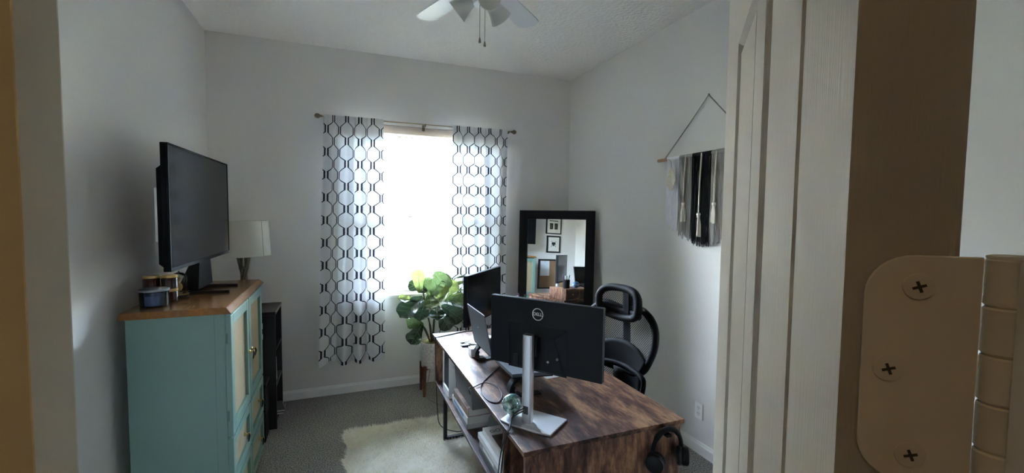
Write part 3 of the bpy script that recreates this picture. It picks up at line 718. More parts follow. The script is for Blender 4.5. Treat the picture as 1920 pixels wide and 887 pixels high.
ox = np.where(ux<.02,-1,0)+np.where(ux>.98,1,0); oy = np.where(vy<.02,-1,0)+np.where(vy>.98,1,0)
ln = .020+.020*rng.random(nh)
dx = (clx*.35+rng.normal(0,.55,nh)+ox*1.2)*ln*.55; dy = (cly*.35+rng.normal(0,.55,nh)+oy*1.2)*ln*.55; dz = ln*(.35+.4*rng.random(nh))
an = rng.random(nh)*6.28; wd = .0016+.0012*rng.random(nh)
A3 = np.stack([px-wd*np.cos(an),py-wd*np.sin(an),pz-.002],1); B3 = np.stack([px+wd*np.cos(an),py+wd*np.sin(an),pz-.002],1); C3 = np.stack([px+dx,py+dy,np.maximum(pz+dz,.004)],1)
vv = np.stack([A3,B3,C3],1).reshape(-1,3)
off = np.array(WPOS[rug.name]); me = bpy.data.meshes.new('fur_pile'); me.from_pydata((vv-off).tolist(), [], np.arange(nh*3).reshape(-1,3).tolist()); me.materials.append(MAT['fur'])
fo = bpy.data.objects.new('fur_pile', me); C.objects.link(fo); fo.parent = rug; fo['kind'] = 'stuff'; WPOS[fo.name] = WPOS[rug.name]

# ------------------------------------------------------------------ desk
DZ = .72; DX0,DX1,DY0,DY1 = .655,1.450,1.500,3.262; RT = .022
dk = thing('office_desk', ((DX0+DX1)/2,(DY0+DY1)/2,0), 'rustic brown wooden desk with open lower shelf and black metal legs', 'desk')
MB().box(DX0,DX1,DY0,DY1,DZ-.020,DZ).build('desktop','desk_top',dk,bev=.0015)
MB().box(DX0+.012,DX1-.012,DY0+.012,DY0+.030,RT,DZ-.020).build('end_panel','desk_end',dk,bev=.0015)
MB().box(DX0+.012,DX1-.012,1.745,1.763,RT,DZ-.020).build('inner_panel','desk_end',dk)
MB().box(DX0+.012,DX1-.012,DY1-.040,DY1-.022,.362,DZ-.020).build('end_panel','desk_end',dk,bev=.0015)
MB().box(DX0+.012,1.02,1.764,DY1-.022,.342,.362).build('lower_shelf','desk_shelf',dk,bev=.0015)
MB().box(1.005,1.02,1.764,DY1-.040,.362,DZ-.020).build('shelf_back','desk_shelf',dk)
for z0,z1 in ((.05,.28),(.29,.50),(.51,.695)):
    dr = MB().box(DX1-.028,DX1-.012,DY0+.034,1.742,z0,z1).build('drawer_front','desk_end',dk,bev=.002)
    MB().cyl((DX1-.002,1.58,(z0+z1)/2),(DX1-.002,1.70,(z0+z1)/2),.005,n=10).build('drawer_handle','black_metal',dr)
MB().box(1.03,DX1-.03,DY0+.034,1.742,.05,.69).build('drawer_box','desk_shelf',dk)
for y in (2.985,):
    for x in (.690,DX1-.04):
        MB().box(x-.0125,x+.0125,y-.0125,y+.0125,RT+.02,.342 if x < 1 else DZ-.02).build('leg','black_metal',dk,bev=.001)
    MB().box(.6775,DX1-.0275,y-.0125,y+.0125,RT-.002,RT+.02).build('foot_bar','black_metal',dk)

# ------------------------------------------------------------------ monitors
def monitor(name, label, a, b2, zb_, zt_, logo):
    """a,b2: plan points of the panel back edge ends; the screen side is to the left of a->b2 turned"""
    a = Vector(a); b2 = Vector(b2); d_ = (b2-a).normalized(); Wm = (b2-a).length
    return a, d_, Wm
# near monitor: its back faces the camera
ma = Vector((.668,1.938)); mbp = Vector((.998,1.494)); md_ = (mbp-ma).normalized(); mW = (mbp-ma).length; mn = Vector((-md_.y*-1, md_.x*-1))
if mn.dot(Vector((-1,-1))) < 0: mn = -mn           # points to the camera side (back)
def ML(s, o_, z): return Vector((ma.x+md_.x*s+mn.x*o_, ma.y+md_.y*s+mn.y*o_, z))
mon = thing('computer_monitor', ML(mW/2,.02,DZ), 'black monitor seen from behind with round white logo on silver stand', 'monitor')
Z0,Z1 = .944,1.259
MB().fbox(ML,0,mW,-.030,.0,Z0,Z1).build('panel','monitor_back',mon,bev=.003)
MB().fbox(ML,.006,mW-.006,-.0315,-.0302,Z0+.014,Z1-.006).build('screen','screen_black',mon)
mb = MB(); mb.hexa([ML(.10,.0003,Z0-.008),ML(mW-.155,.0003,Z0-.008),ML(mW-.155,.0003,Z0+.20),ML(.10,.0003,Z0+.20),ML(.12,.010,Z0+.006),ML(mW-.175,.010,Z0+.006),ML(mW-.21,.010,Z0+.155),ML(.155,.010,Z0+.155)]); mb.build('rear_cover','monitor_back',mon,bev=.003)
MB().fbox(ML,.135,.160,.0105,.016,Z0+.01,Z0+.06).build('port_block','black_satin',mon)
lc = ML(mW*.455,.0015,Z0+.252)
lr = MB().tube([lc+Vector((md_.x,md_.y,0))*.026*math.cos(t)+Vector((0,0,.026*math.sin(t))) for t in np.linspace(0,2*math.pi,41)[:-1]],.0018,6,closed=True).build('logo_ring','logo_white',mon)
text('logo_lettering','DELL',.0205,lc,(md_.x,md_.y,0),(0,0,1),'logo_white',lr)
# stand
sc_ = ML(mW*.435,.062,0)
mb = MB(); mb.grid(lambda u,v:(0,0,0),1,1); mb = MB()
poly = []
for q in range(24):
    t = 2*math.pi*q/24; ca,sa = math.cos(t),math.sin(t); poly.append((math.copysign(abs(ca)**.5,ca)*.0235, math.copysign(abs(sa)**.5,sa)*.017))
mb.prism([Vector((sc_.x+md_.x*p+mn.x*q,sc_.y+md_.y*p+mn.y*q,DZ+.008)) for p,q in poly],(0,0,.39)); col_ = mb.build('stand_column','silver_metal',mon,smooth=30)
MB().fbox(lambda a,b_,z: Vector((sc_.x+md_.x*a+mn.x*b_,sc_.y+md_.y*a+mn.y*b_,z)),-.012,.012,.0150,.0185,DZ+.05,DZ+.085).build('cable_hole','dark_slot',col_)
MB().fbox(ML,mW*.435-.03,mW*.435+.03,.0102,.046,1.02,1.10).build('mount_head','black_satin',mon,bev=.004)
for q in (.07,.115): MB().lathe([(.006,0),(.006,.004),(.002,.006)],ML(mW*.435+q,.0105,.995+.02*(q>.1)),12,ax=(mn.x,mn.y,0)).build('mount_screw','lid_grey',mon,smooth=40)
mb = MB(); cb = ML(mW*.455,.028,0); pl = [(-.125,-.085),(.125,-.085),(.125,.080),(.06,.092),(-.06,.092),(-.125,.080)]
mb.prism([Vector((cb.x+md_.x*p+mn.x*q,cb.y+md_.y*p+mn.y*q,DZ+.0005)) for p,q in pl],(0,0,.008)); mb.build('stand_base','silver_plate',mon,bev=.002)

# far monitor: its dark screen faces us
fa = Vector((.775,2.735)); fb = Vector((1.170,3.170)); fd = (fb-fa).normalized(); fW = (fb-fa).length; fn_ = Vector((fd.y,-fd.x))
def GL(s, o_, z): return Vector((fa.x+fd.x*s+fn_.x*o_, fa.y+fd.y*s+fn_.y*o_, z))
mo2 = thing('computer_monitor', GL(fW/2,-.05,DZ), 'black monitor with dark screen angled at the window end of the desk', 'monitor')
Z0,Z1 = .885,1.228
MB().fbox(GL,0,fW,-.028,0,Z0,Z1).build('panel','monitor_back',mo2,bev=.003)
MB().fbox(GL,.006,fW-.006,.0003,.0012,Z0+.016,Z1-.006).build('screen','screen_black',mo2)
MB().fbox(GL,fW/2-.03,fW/2+.03,-.075,-.045,DZ+.008,1.12).build('stand_column','silver_metal',mo2,bev=.006)
MB().fbox(GL,fW/2-.03,fW/2+.03,-.0449,-.0285,1.02,1.10).build('mount_head','black_satin',mo2)
MB().fbox(GL,fW/2-.12,fW/2+.12,-.14,.02,DZ+.0005,DZ+.008).build('stand_base','silver_plate',mo2,bev=.002)

# laptop stands and laptops
def curved_arm(par, x, y, w_=.03):
    # C shaped arm in the XZ plane: foot on the desk, arm rising backwards
    ou = bez([(x+.16,0,DZ+.004),(x+.05,0,DZ+.004),(x+.005,0,DZ+.012),(x-.012,0,DZ+.035),(x-.002,0,DZ+.075),(x+.035,0,DZ+.110)],6)
    P_o = [(p.x,p.z) for p in ou]; th = [.005]*6+[.014]*6+[.027]*6+[.026]*6+[.015]*7
    inn = []
    for i,(X_,Z_) in enumerate(P_o):
        a_ = P_o[max(i-1,0)]; b_ = P_o[min(i+1,len(P_o)-1)]; t_ = Vector((b_[0]-a_[0],b_[1]-a_[1])).normalized(); nrm = Vector((t_.y,-t_.x))
        if nrm.dot(Vector((x+.07-X_, DZ+.07-Z_))) < 0: nrm = -nrm
        inn.append((X_+nrm.x*th[i], Z_+nrm.y*th[i]))
    mb = MB(); n = len(P_o)
    for i in range(n-1):
        q = [P_o[i],P_o[i+1],inn[i+1],inn[i]]; mb.hexa([V(q[0][0],y-w_/2,q[0][1]),V(q[1][0],y-w_/2,q[1][1]),V(q[2][0],y-w_/2,q[2][1]),V(q[3][0],y-w_/2,q[3][1]),V(q[0][0],y+w_/2,q[0][1]),V(q[1][0],y+w_/2,q[1][1]),V(q[2][0],y+w_/2,q[2][1]),V(q[3][0],y+w_/2,q[3][1])])
    return mb.build('curved_arm','black_plastic',par)
def lap_stand(label, ys, x=.79):
    t_ = thing('laptop_stand', (x+.07,sum(ys)/2,DZ), label, 'laptop stand', 'curved laptop stands on the desk')
    for y in ys: curved_arm(t_,x,y,.045)
    ys = (ys[0]-.02, ys[0]+.20) if ys[0] < 2.2 else (ys[0]-.24, ys[0]+.02)
    MB().hexa([V(x+.0,ys[0]-.014,DZ+.108),V(x+.22,ys[0]-.014,DZ+.095),V(x+.22,ys[1]+.014,DZ+.095),V(x+.0,ys[1]+.014,DZ+.108),V(x+.0,ys[0]-.014,DZ+.114),V(x+.22,ys[0]-.014,DZ+.101),V(x+.22,ys[1]+.014,DZ+.101),V(x+.0,ys[1]+.014,DZ+.114)]).build('tray','black_plastic',t_)
lap_stand('black curved stand under the open laptop', (2.575,))
lap_stand('black curved stand under the closed laptop behind the near monitor', (1.985,))
def slab(x0,x1,y0,y1,z0a,z0b,t): return [V(x0,y0,z0a),V(x1,y0,z0b),V(x1,y1,z0b),V(x0,y1,z0a),V(x0,y0,z0a+t),V(x1,y0,z0b+t),V(x1,y1,z0b+t),V(x0,y1,z0a+t)]
l1 = thing('laptop', (.9,2.43,DZ+.115), 'open grey laptop with its lid back facing the room', 'laptop')
MB().hexa(slab(.792,1.02,2.262,2.602,DZ+.1145,DZ+.1015,.016)).build('base','laptop_lid',l1,bev=.002)
mb = MB(); mb.hexa([V(.784,2.262,DZ+.118),V(.791,2.262,DZ+.120),V(.791,2.602,DZ+.120),V(.784,2.602,DZ+.118),V(.738,2.262,DZ+.357),V(.7435,2.262,DZ+.358),V(.7435,2.602,DZ+.358),V(.738,2.602,DZ+.357)])
ll = mb.build('lid','laptop_lid',l1,bev=.002)
MB().box(.7575,.7585,2.425,2.443,DZ+.245,DZ+.251).build('logo_badge','silver_metal',ll)
MB().hexa([V(.7915,2.27,DZ+.135),V(.7925,2.27,DZ+.135),V(.7925,2.594,DZ+.135),V(.7915,2.594,DZ+.135),V(.7445,2.27,DZ+.350),V(.7452,2.27,DZ+.350),V(.7452,2.594,DZ+.350),V(.7445,2.594,DZ+.350)]).build('screen','screen_black',l1)
l2 = thing('laptop', (.9,2.08,DZ+.115), 'closed slate laptop lying on a stand behind the near monitor', 'laptop')
MB().hexa(slab(.785,1.005,1.948,2.205,DZ+.1155,DZ+.1025,.012)).build('base','laptop_lid',l2,bev=.002)
MB().hexa(slab(.784,1.006,1.947,2.206,DZ+.1277,DZ+.1147,.006)).build('lid','laptop_lid',l2,bev=.002)

# small desk things
dockb = thing('dock_box', (.80,2.666,DZ), 'small white box behind the open laptop on the desk', 'box')
MB().box(.775,.830,2.632,2.700,DZ+.0005,DZ+.055).build('box_body','dock_white',dockb,bev=.004); MB().box(.790,.815,2.6313,2.6318,DZ+.012,DZ+.03).build('port','black_satin',dockb)
for i,(x,y,lb) in enumerate(((.805,2.880,'flat black gadget nearer the open laptop on the desk'),(.825,2.955,'flat black gadget nearer the window on the desk'))):
    t_ = thing('flat_gadget', (x,y,DZ), lb, 'gadget', 'flat black gadgets on the desk')
    MB().box(x-.028,x+.030,y-.022,y+.022,DZ+.0005,DZ+.010).build('gadget_body','black_satin',t_,bev=.003); MB().box(x-.02,x+.02,y-.016,y+.016,DZ+.0101,DZ+.0112).build('top_plate','lid_grey',t_)
pp = thing('paper_sheets', (1.06,2.26,DZ), 'loose white paper sheets on the desk behind the near monitor', 'papers')
for i,(x,y,r) in enumerate(((1.16,2.30,.1),(1.20,2.36,-.25),(1.25,2.62,.2))):
    F = lambda a,b_,z: V(x+a*math.cos(r)-b_*math.sin(r), y+a*math.sin(r)+b_*math.cos(r), DZ+.0006+.0008*i+z)
    MB().fbox(F,-.105,.105,-.148,.148,0,.0006).build('sheet','paper',pp)
gb = ML(mW*.27,.045,DZ+.010)
gl = thing('glass_globe', gb, 'glossy blue green glass globe resting on the monitor stand base', 'paperweight')
MB().lathe([(.013,0),(.014,.003),(.010,.007)],gb,24).build('ring_foot','silver_metal',gl,smooth=40)
MB().sphere((gb.x,gb.y,gb.z+.050),.046,14).build('globe','glass_ball',gl,smooth=80)
rz = thing('drawer_riser', (1.285,3.05,DZ), 'small wooden drawer box on the desk corner near the mirror', 'drawer box')
RZT = DZ+.128
MB().box(1.125,1.446,2.85,3.246,DZ+.0005,RZT).build('riser_body','desk_end',rz,bev=.002)
for y0,y1 in ((2.86,3.045),(3.051,3.236)):
    dr = MB().box(1.4465,1.4485,y0,y1,DZ+.012,RZT-.012).build('drawer_front','desk_shelf',rz); MB().lathe([(.008,0),(.008,.004),(.003,.006)],(1.449,(y0+y1)/2,DZ+.065),12,ax=(1,0,0)).build('knob','brass',dr,smooth=40)
pc = (1.345,3.165,RZT+.0005); pcup = thing('pen_cup', pc, 'black pen cup on the wooden drawer box', 'pen cup')
MB().lathe([(.036,0),(.040,.004),(.042,.10),(.039,.10),(.037,.006),(.0,.006)],pc,20,cap=False).build('cup','black_plastic',pcup,smooth=40)
for i,(mt_,lb) in enumerate((('pen_green','green pen in the black pen cup'),('pen_purple','purple pen in the black pen cup'),('paper','white pen in the black pen cup'),('black_satin','black pen in the black pen cup'))):
    a = 1.5*i+.4; t_ = thing('pen', (pc[0]+.015*math.cos(a),pc[1]+.015*math.sin(a),RZT+.007), lb, 'pen', 'pens in the cup')
    p0 = V(pc[0]+.010*math.cos(a),pc[1]+.010*math.sin(a),RZT+.009); p1 = V(pc[0]+.040*math.cos(a),pc[1]+.040*math.sin(a),RZT+.145+.01*(i%2)); pm = p0+(p1-p0)*.75
    MB().cyl(p0,pm,.0042,n=10).build('barrel',mt_,t_,smooth=40); MB().tube([pm,pm+(p1-pm)*.05,p1-(p1-pm)*.1,p1],[.0042,.005,.005,.003],10).build('cap',mt_,t_,smooth=40)
sb = thing('stress_ball', (1.34,3.02,RZT), 'round blue ball on the wooden drawer box', 'ball')
MB().sphere((1.34,3.02,RZT+.0405),.040,14).build('ball_body','ball_blue',sb,smooth=80); MB().lathe([(.0402,-.003),(.0405,0),(.0402,.003)],(1.34,3.02,RZT+.0405),28,cap=False).build('seam','white_plastic',sb,smooth=60)

# cables
def cable(label, pts, r=.0028, mat='black_rubber', cat='cable', n=8, grp=None):
    mb = MB(); mb.tube(bez(pts,8),r,7); return mb.build('cable',mat,smooth=80,label=label,cat=cat,group=grp)
cable('thin black cable looping over the desk edge by the fabric bin', [(.89,2.41,DZ+.0032),(.79,2.30,DZ+.0032),(.705,2.19,DZ+.0032),(.672,2.09,DZ+.0032),(.674,1.985,DZ+.0032),(.712,1.95,DZ+.0034),(.762,2.03,DZ+.0034),(.768,2.14,DZ+.0040),(.72,2.19,DZ+.0095),(.660,2.17,DZ+.0045),(.6495,2.20,DZ-.012),(.6495,2.24,DZ-.04),(.664,2.265,DZ-.075)])
s0_ = ML(mW*.435-.004,.085,DZ+.068)
cable('thick black cable from the stand over the desk edge', [s0_,V(.70,1.72,DZ+.035),V(.661,1.67,DZ+.010),V(.645,1.665,DZ-.02),V(.640,1.69,.60),V(.640,1.73,.40),V(.640,1.78,.14),V(.62,1.84,.03)], .0034)
cable('second black cable beside the thick one over the desk edge', [s0_+V(.005,.006,.008),V(.708,1.732,DZ+.041),V(.665,1.682,DZ+.013),V(.647,1.674,DZ-.015),V(.632,1.698,.60),V(.632,1.745,.40),V(.632,1.80,.14),V(.61,1.87,.03)], .0028)
cable('black cable across the window end of the desk', [(.99,3.235,DZ+.0032),(.90,3.23,DZ+.0032),(.79,3.19,DZ+.0032),(.70,3.155,DZ+.0034),(.662,3.14,DZ+.0034),(.649,3.135,DZ-.010),(.646,3.10,.55),(.640,3.05,.42),(.640,3.02,.25),(.66,3.03,.12),(.72,2.95,.10),(.80,2.85,.14),(.90,2.75,.30)], .003)
cable('pale grey power cord along the carpet behind the planter', [(.80,4.10,.25),(.79,4.09,.10),(.72,3.88,.006),(.72,3.72,.006),(.78,3.60,.006),(.85,3.50,.006),(.93,3.45,.006),(1.05,3.46,.006)], .003, 'twine')

# ------------------------------------------------------------------ things on the lower shelf
SHZ = .3625
def book(label, x0,x1,y0,y1,z,t,mat,grp,rot=0):
    t_ = thing('book', ((x0+x1)/2,(y0+y1)/2,z), label, 'book', grp); cx,cyy = (x0+x1)/2,(y0+y1)/2; cr,sr = math.cos(rot),math.sin(rot)
    def F(a,b_,z_): return V(cx+a*cr-b_*sr, cyy+a*sr+b_*cr, z+z_)
    hx,hy = (x1-x0)/2,(y1-y0)/2
    mb = MB(); mb.fbox(F,-hx,hx,-hy,hy,0,.003); mb.fbox(F,-hx,hx,-hy,hy,t-.003,t); mb.fbox(F,-hx,-hx+.003,-hy,hy,.003,t-.003); mb.build('cover',mat,t_)
    MB().fbox(F,-hx+.003,hx-.003,-hy+.003,hy-.003,.003,t-.003).build('page_block','page_block',t_); return t_, F
g = 'book stack under the fabric bin'
book('grey book lowest in the stack under the fabric bin',.690,.90,2.42,2.76,SHZ,.036,'book_grey',g)
t_,F = book('white and blue book in the middle of the stack under the bin',.688,.90,2.41,2.77,SHZ+.0365,.040,'book_white',g); MB().fbox(F,-.1066,-.1061,-.10,.14,.008,.030).build('spine_print','book_blue',t_)
t_,F = book('brown photo covered book directly under the fabric bin',.692,.88,2.42,2.74,SHZ+.077,.052,'book_photo',g,.02); MB().fbox(F,-.0945,-.0941,-.15,.15,.046,.0515).build('spine_edge','book_white',t_)
bz0 = SHZ+.1295
fbn = thing('fabric_bin', (.77,2.55,bz0), 'grey fabric storage bin wedged under the desktop on books', 'storage bin')
mb = MB()
pr = [(.700,2.36),(.700,2.76),(.86,2.76),(.86,2.36)]
def ring(ins, z): return [V(.700+ins,2.375+ins,z),V(.700+ins,2.765-ins,z),V(.86-ins,2.765-ins,z),V(.86-ins,2.375+ins,z)]
rr = [ring(.012,bz0),ring(0,bz0+.147),ring(.006,bz0+.147),ring(.016,bz0+.004)]
for A,B in zip(rr,rr[1:]): 
    for q in range(4): mb.add([A[q],A[(q+1)%4],B[(q+1)%4],B[q]],[(0,1,2,3)])
mb.add(rr[0],[(0,1,2,3)]); mb.add(rr[-1],[(0,1,2,3)]); mb.build('bin_body','fabric_grey',fbn,bev=.003)
MB().box(.712,.848,2.39,2.75,bz0+.10,bz0+.125).build('contents','fabric_black',fbn)
for y in (2.385,2.755): MB().tube([(.700,y,bz0+.125),(.690,y,bz0+.130),(.690,y,bz0+.140),(.700,y,bz0+.143)],.0025,6).build('rivet_hook','silver_metal',fbn)
pf = thing('white_picture_box', (.78,2.97,SHZ), 'white framed box standing at the window end of the desk shelf', 'picture frame')
mb = MB(); mb.box(.690,.712,2.87,3.075,SHZ,SHZ+.30); mb.box(.712,.95,3.055,3.075,SHZ,SHZ+.30); mb.box(.712,.95,2.87,3.055,SHZ,SHZ+.045)
mb = MB(); 
rect = ((2.87,2.89),(3.055,3.075))
for y0,y1 in rect: mb.box(.690,.74,y0+.006,y1-.006,SHZ,SHZ+.31)
mb.box(.690,.74,2.89,3.055,SHZ,SHZ+.05); mb.box(.690,.74,2.89,3.055,SHZ+.292,SHZ+.31); mb.build('frame','white_plastic',pf,bev=.002)
MB().box(.700,.738,2.885,3.055,SHZ+.05,SHZ+.298).build('dark_print','book_black',pf)
vs_c = (.85,2.272,SHZ); vz = thing('vase', vs_c, 'dark green grey ceramic vase with dried twigs on the desk shelf', 'vase')
MB().lathe([(.045,0),(.062,.010),(.078,.06),(.074,.11),(.050,.145),(.035,.155),(.037,.175),(.033,.175),(.030,.155),(.0,.150)],vs_c,28,cap=False).build('vase_body','vase_green',vz,smooth=60)
MB().lathe([(.047,.001),(.060,.012),(.066,.03),(.0668,.045)],vs_c,28,cap=False).build('wicker_band','wicker',vz,smooth=60,solid=.004)
for i in range(7):
    a = i*.9; q = V(vs_c[0]+.02*math.cos(a),vs_c[1]+.02*math.sin(a),vs_c[2]+.16)
    MB().tube(bez([q,q+V(.02*math.cos(a)-.03,.03*math.sin(a)-.01,.06),q+V(.03*math.cos(a)-.07,.05*math.sin(a)-.02,.12+.01*(i%3))],4),[.003]*8+[.0015],5).build('twig','wicker',vz,smooth=60)
g = 'book stack at the near end of the desk shelf'
book('black book lowest in the near stack on the desk shelf',.684,.93,1.80,2.17,SHZ,.036,'book_black',g)
t_,F = book('grey book second from the bottom in the near stack',.686,.93,1.80,2.165,SHZ+.0365,.036,'book_grey',g); MB().fbox(F,-.1226,-.1221,-.05,.12,.010,.028).build('spine_print','book_white',t_)
t_,F = book('pale white book second from the top in the near stack',.684,.93,1.80,2.185,SHZ+.073,.030,'book_white',g)
t_,F = book('white art book with dark portrait cover on top of near stack',.700,.935,1.80,2.155,SHZ+.1035,.034,'book_white',g,.0)
MB().fbox(F,-.098,.115,-.165,.085,.0341,.0346).build('cover_picture','cover_photo',t_)
xd = F(0,-1,0)-F(0,0,0); yd = F(1,0,0)-F(0,0,0)
text('cover_title','GOTTI',.040,F(-.035,.125,.0345),F(1,0,0)-F(0,0,0),F(0,1,0)-F(0,0,0),'ink',t_,.0002)

# headphones on the desk end
hx,hy,hz = 1.335,DY0-.012,.60
hd = thing('headphones', (hx,hy,.54), 'black over ear headphones hanging on the desk end panel', 'headphones')
MB().box(hx-.012,hx+.012,hy-.022,hy+.0235,.672,.682).build('hook','black_plastic',hd)
arc = [V(hx+.078*math.cos(t),hy-.010,hz+.012+.092*math.sin(t)) for t in np.linspace(-.12,math.pi+.12,25)]
mb = MB(); mb.tube(arc,[.006]+[.009]*5+[.012]*13+[.009]*5+[.006],8); mb.build('headband','black_plastic',hd,smooth=60)
for s in (-1,1):
    cc = V(hx+s*.080,hy-.028,hz-.025); axn = V(-s*.75,.55,0).normalized()
    e_ = MB().lathe([(.030,-.020),(.038,-.016),(.040,-.004),(.040,.006),(.034,.012)],cc,24,ax=axn).build('ear_cup','black_satin',hd,smooth=50)
    MB().lathe([(.036,.0125),(.041,.016),(.041,.026),(.034,.031),(.022,.030),(.020,.020)],cc,24,ax=axn).build('ear_pad','black_rubber',e_,smooth=60)

# ------------------------------------------------------------------ office chair
cf = Vector((-.966,-.259,0)); cl_ = Vector((.259,-.966,0)); CO = Vector((1.578,2.195,0))+cf*.25
def CL(a, b_, z): return CO+cf*a+cl_*b_+Vector((0,0,z))
ch = thing('office_chair', CL(0,0,0), 'black mesh office chair with headrest tucked behind the desk', 'chair')
half = [(.700,.13),(.735,.175),(.80,.212),(.88,.243),(.96,.250),(1.02,.232),(1.06,.19),(1.085,.12)]
def hw(z): return interp(z, half)
def ba(b_, z): return -.265-.03*(1-(b_/.26)**2)+.05*max(0,(.86-z))+.05*((z-.9)**2)
out = [CL(ba(s*b_,z),s*b_,z) for s in (1,) for z,b_ in half]
loop = [CL(ba(b_,z),b_,z) for z,b_ in half]+[CL(ba(0,1.072),0,1.068)]+[CL(ba(b_,z),-b_,z) for z,b_ in reversed(half)]+[CL(ba(0,.70),0,.695)]
lp_ = bez(loop+[loop[0]],5)[:-1]
MB().tube(lp_,.021,10,closed=True).build('back_frame','black_plastic',ch,smooth=60)
mb = MB(); zt0,zt1 = .705,1.075
mb.grid(lambda u,v:CL(ba((2*u-1)*hw(zt0+(zt1-zt0)*v),zt0+(zt1-zt0)*v),(2*u-1)*hw(zt0+(zt1-zt0)*v)*.99,zt0+(zt1-zt0)*v),20,20,lambda u,v:((2*u-1)*hw(zt0+(zt1-zt0)*v),(zt1-zt0)*v)); mb.build('back_mesh','chair_mesh',ch,smooth=180)
# solid lumbar band with an arched top
mb = MB(); mb.grid(lambda u,v:CL(ba((2*u-1)*.23,.80)+.012,(2*u-1)*hw(.705+v*(.175-.10*(2*u-1)**2)),.705+v*(.175-.10*(2*u-1)**2)),16,6); mb.build('lumbar_band','black_plastic',ch,smooth=180,solid=.012)
# lower lumbar pad
def lw(z): return interp(z, [(.50,.15),(.56,.175),(.66,.195),(.715,.175)])
mb = MB(); mb.grid(lambda u,v:CL(-.235-.03*(1-(2*u-1)**2)-.01,(2*u-1)*lw(.50+.215*v),.50+.215*v),16,10,lambda u,v:((2*u-1)*.2,.215*v)); mb.build('lower_mesh','chair_mesh',ch,smooth=180)
ll_ = [CL(-.245,lw(z),z) for z in (.50,.56,.66,.70)]+[CL(-.262,.09,.722),CL(-.272,0,.727),CL(-.262,-.09,.722)]+[CL(-.245,-lw(z),z) for z in (.70,.66,.56,.50)]+[CL(-.27,0,.495)]
MB().tube(bez(ll_+[ll_[0]],5)[:-1],.015,8,closed=True).build('lower_frame','black_plastic',ch,smooth=60)
for s in (-1,1):
    b0,b1 = (.055,.135) if s > 0 else (-.06,.03)
mb = MB(); mb.grid(lambda u,v:CL(-.250-.02*(1-(2*u-1)**2),-.03+.205*u,.505+.205*v),6,6); mb.build('lumbar_plate','black_plastic',ch,smooth=180,solid=.006)
# headrest
hl_ = [(1.030,.105),(1.055,.138),(1.095,.150),(1.14,.148),(1.175,.122),(1.192,.075)]
def hrw(z): return interp(z, hl_)
def ha(b_, z): return -.235-.035*(1-(b_/.16)**2)+.3*(z-1.11)**2
lo_ = [CL(ha(b_,z),b_,z) for z,b_ in hl_]+[CL(ha(0,1.196),0,1.196)]+[CL(ha(b_,z),-b_,z) for z,b_ in reversed(hl_)]+[CL(ha(0,1.015),0,1.015)]
MB().tube(bez(lo_+[lo_[0]],5)[:-1],.023,10,closed=True).build('headrest_frame','black_plastic',ch,smooth=60)
mb = MB(); mb.grid(lambda u,v:CL(ha((2*u-1)*hrw(1.03+.162*v),1.03+.162*v),(2*u-1)*hrw(1.03+.162*v),1.03+.162*v),14,10,lambda u,v:((2*u-1)*.15,.162*v)); mb.build('headrest_mesh','chair_mesh',ch,smooth=180)
mb = MB(); mb.grid(lambda u,v:CL(ha((2*u-1)*.11,1.02+.045*v)+.004,(2*u-1)*hrw(1.03+.045*v),1.02+.052*v),10,3); mb.build('headrest_band','black_plastic',ch,smooth=180,solid=.012)
mb = MB(); mb.grid(lambda u,v:CL(ha(.03+.05*u,1.03+.16*v)+.004,.022+.056*u,1.03+.16*v),4,6); mb.build('headrest_plate','black_plastic',ch,smooth=180,solid=.010)
MB().fbox(CL,-.33,-.285,.035,.115,1.01,1.15).build('headrest_bracket','black_plastic',ch,bev=.015,seg=3)
MB().tube(bez([CL(-.31,0,1.08),CL(-.33,0,.95),CL(-.33,0,.72),CL(-.28,0,.50),CL(-.05,0,.42)],6),.022,10).build('spine','black_plastic',ch,smooth=60)
mb = MB(); mb.grid(lambda u,v:CL(-.22+.46*v,(2*u-1)*(.235-.03*(2*v-1)**2),.475+.02*math.sin(math.pi*v)-.03*max(0,v-.8)*5*.2+.012*(2*u-1)**2),14,14); mb.build('seat','fabric_black',ch,smooth=180,solid=.05)
MB().fbox(CL,-.10,.12,-.08,.08,.38,.44).build('seat_mechanism','black_plastic',ch,bev=.01)
MB().cyl(CL(0,0,.12),CL(0,0,.38),.028,.022).build('gas_lift','black_metal',ch,smooth=40)
for s in (-1,1):
    MB().tube(bez([CL(-.02,s*.10,.41),CL(-.02,s*.255,.43),CL(-.02,s*.285,.47),CL(-.02,s*.285,.535)],5),.016,8).build('arm_post','black_plastic',ch,smooth=60)
    MB().fbox(CL,-.13,.11,s*.285-.045,s*.285+.045,.537,.562).build('arm_pad','black_rubber',ch,bev=.012,seg=3)
for k_ in range(5):
    a = 2*math.pi*k_/5+.3; e_ = CL(.29*math.cos(a),.29*math.sin(a),.085)
    lg = MB().tube([CL(.02*math.cos(a),.02*math.sin(a),.125),e_],[.026,.016],10).build('base_leg','black_plastic',ch,smooth=50)
    MB().lathe([(.018,-.020),(.026,-.018),(.026,.018),(.018,.020)],e_-Vector((0,0,.058)),16,ax=(cl_*math.cos(a+.6)+cf*math.sin(a+.6))).build('caster','black_rubber',lg,smooth=40)

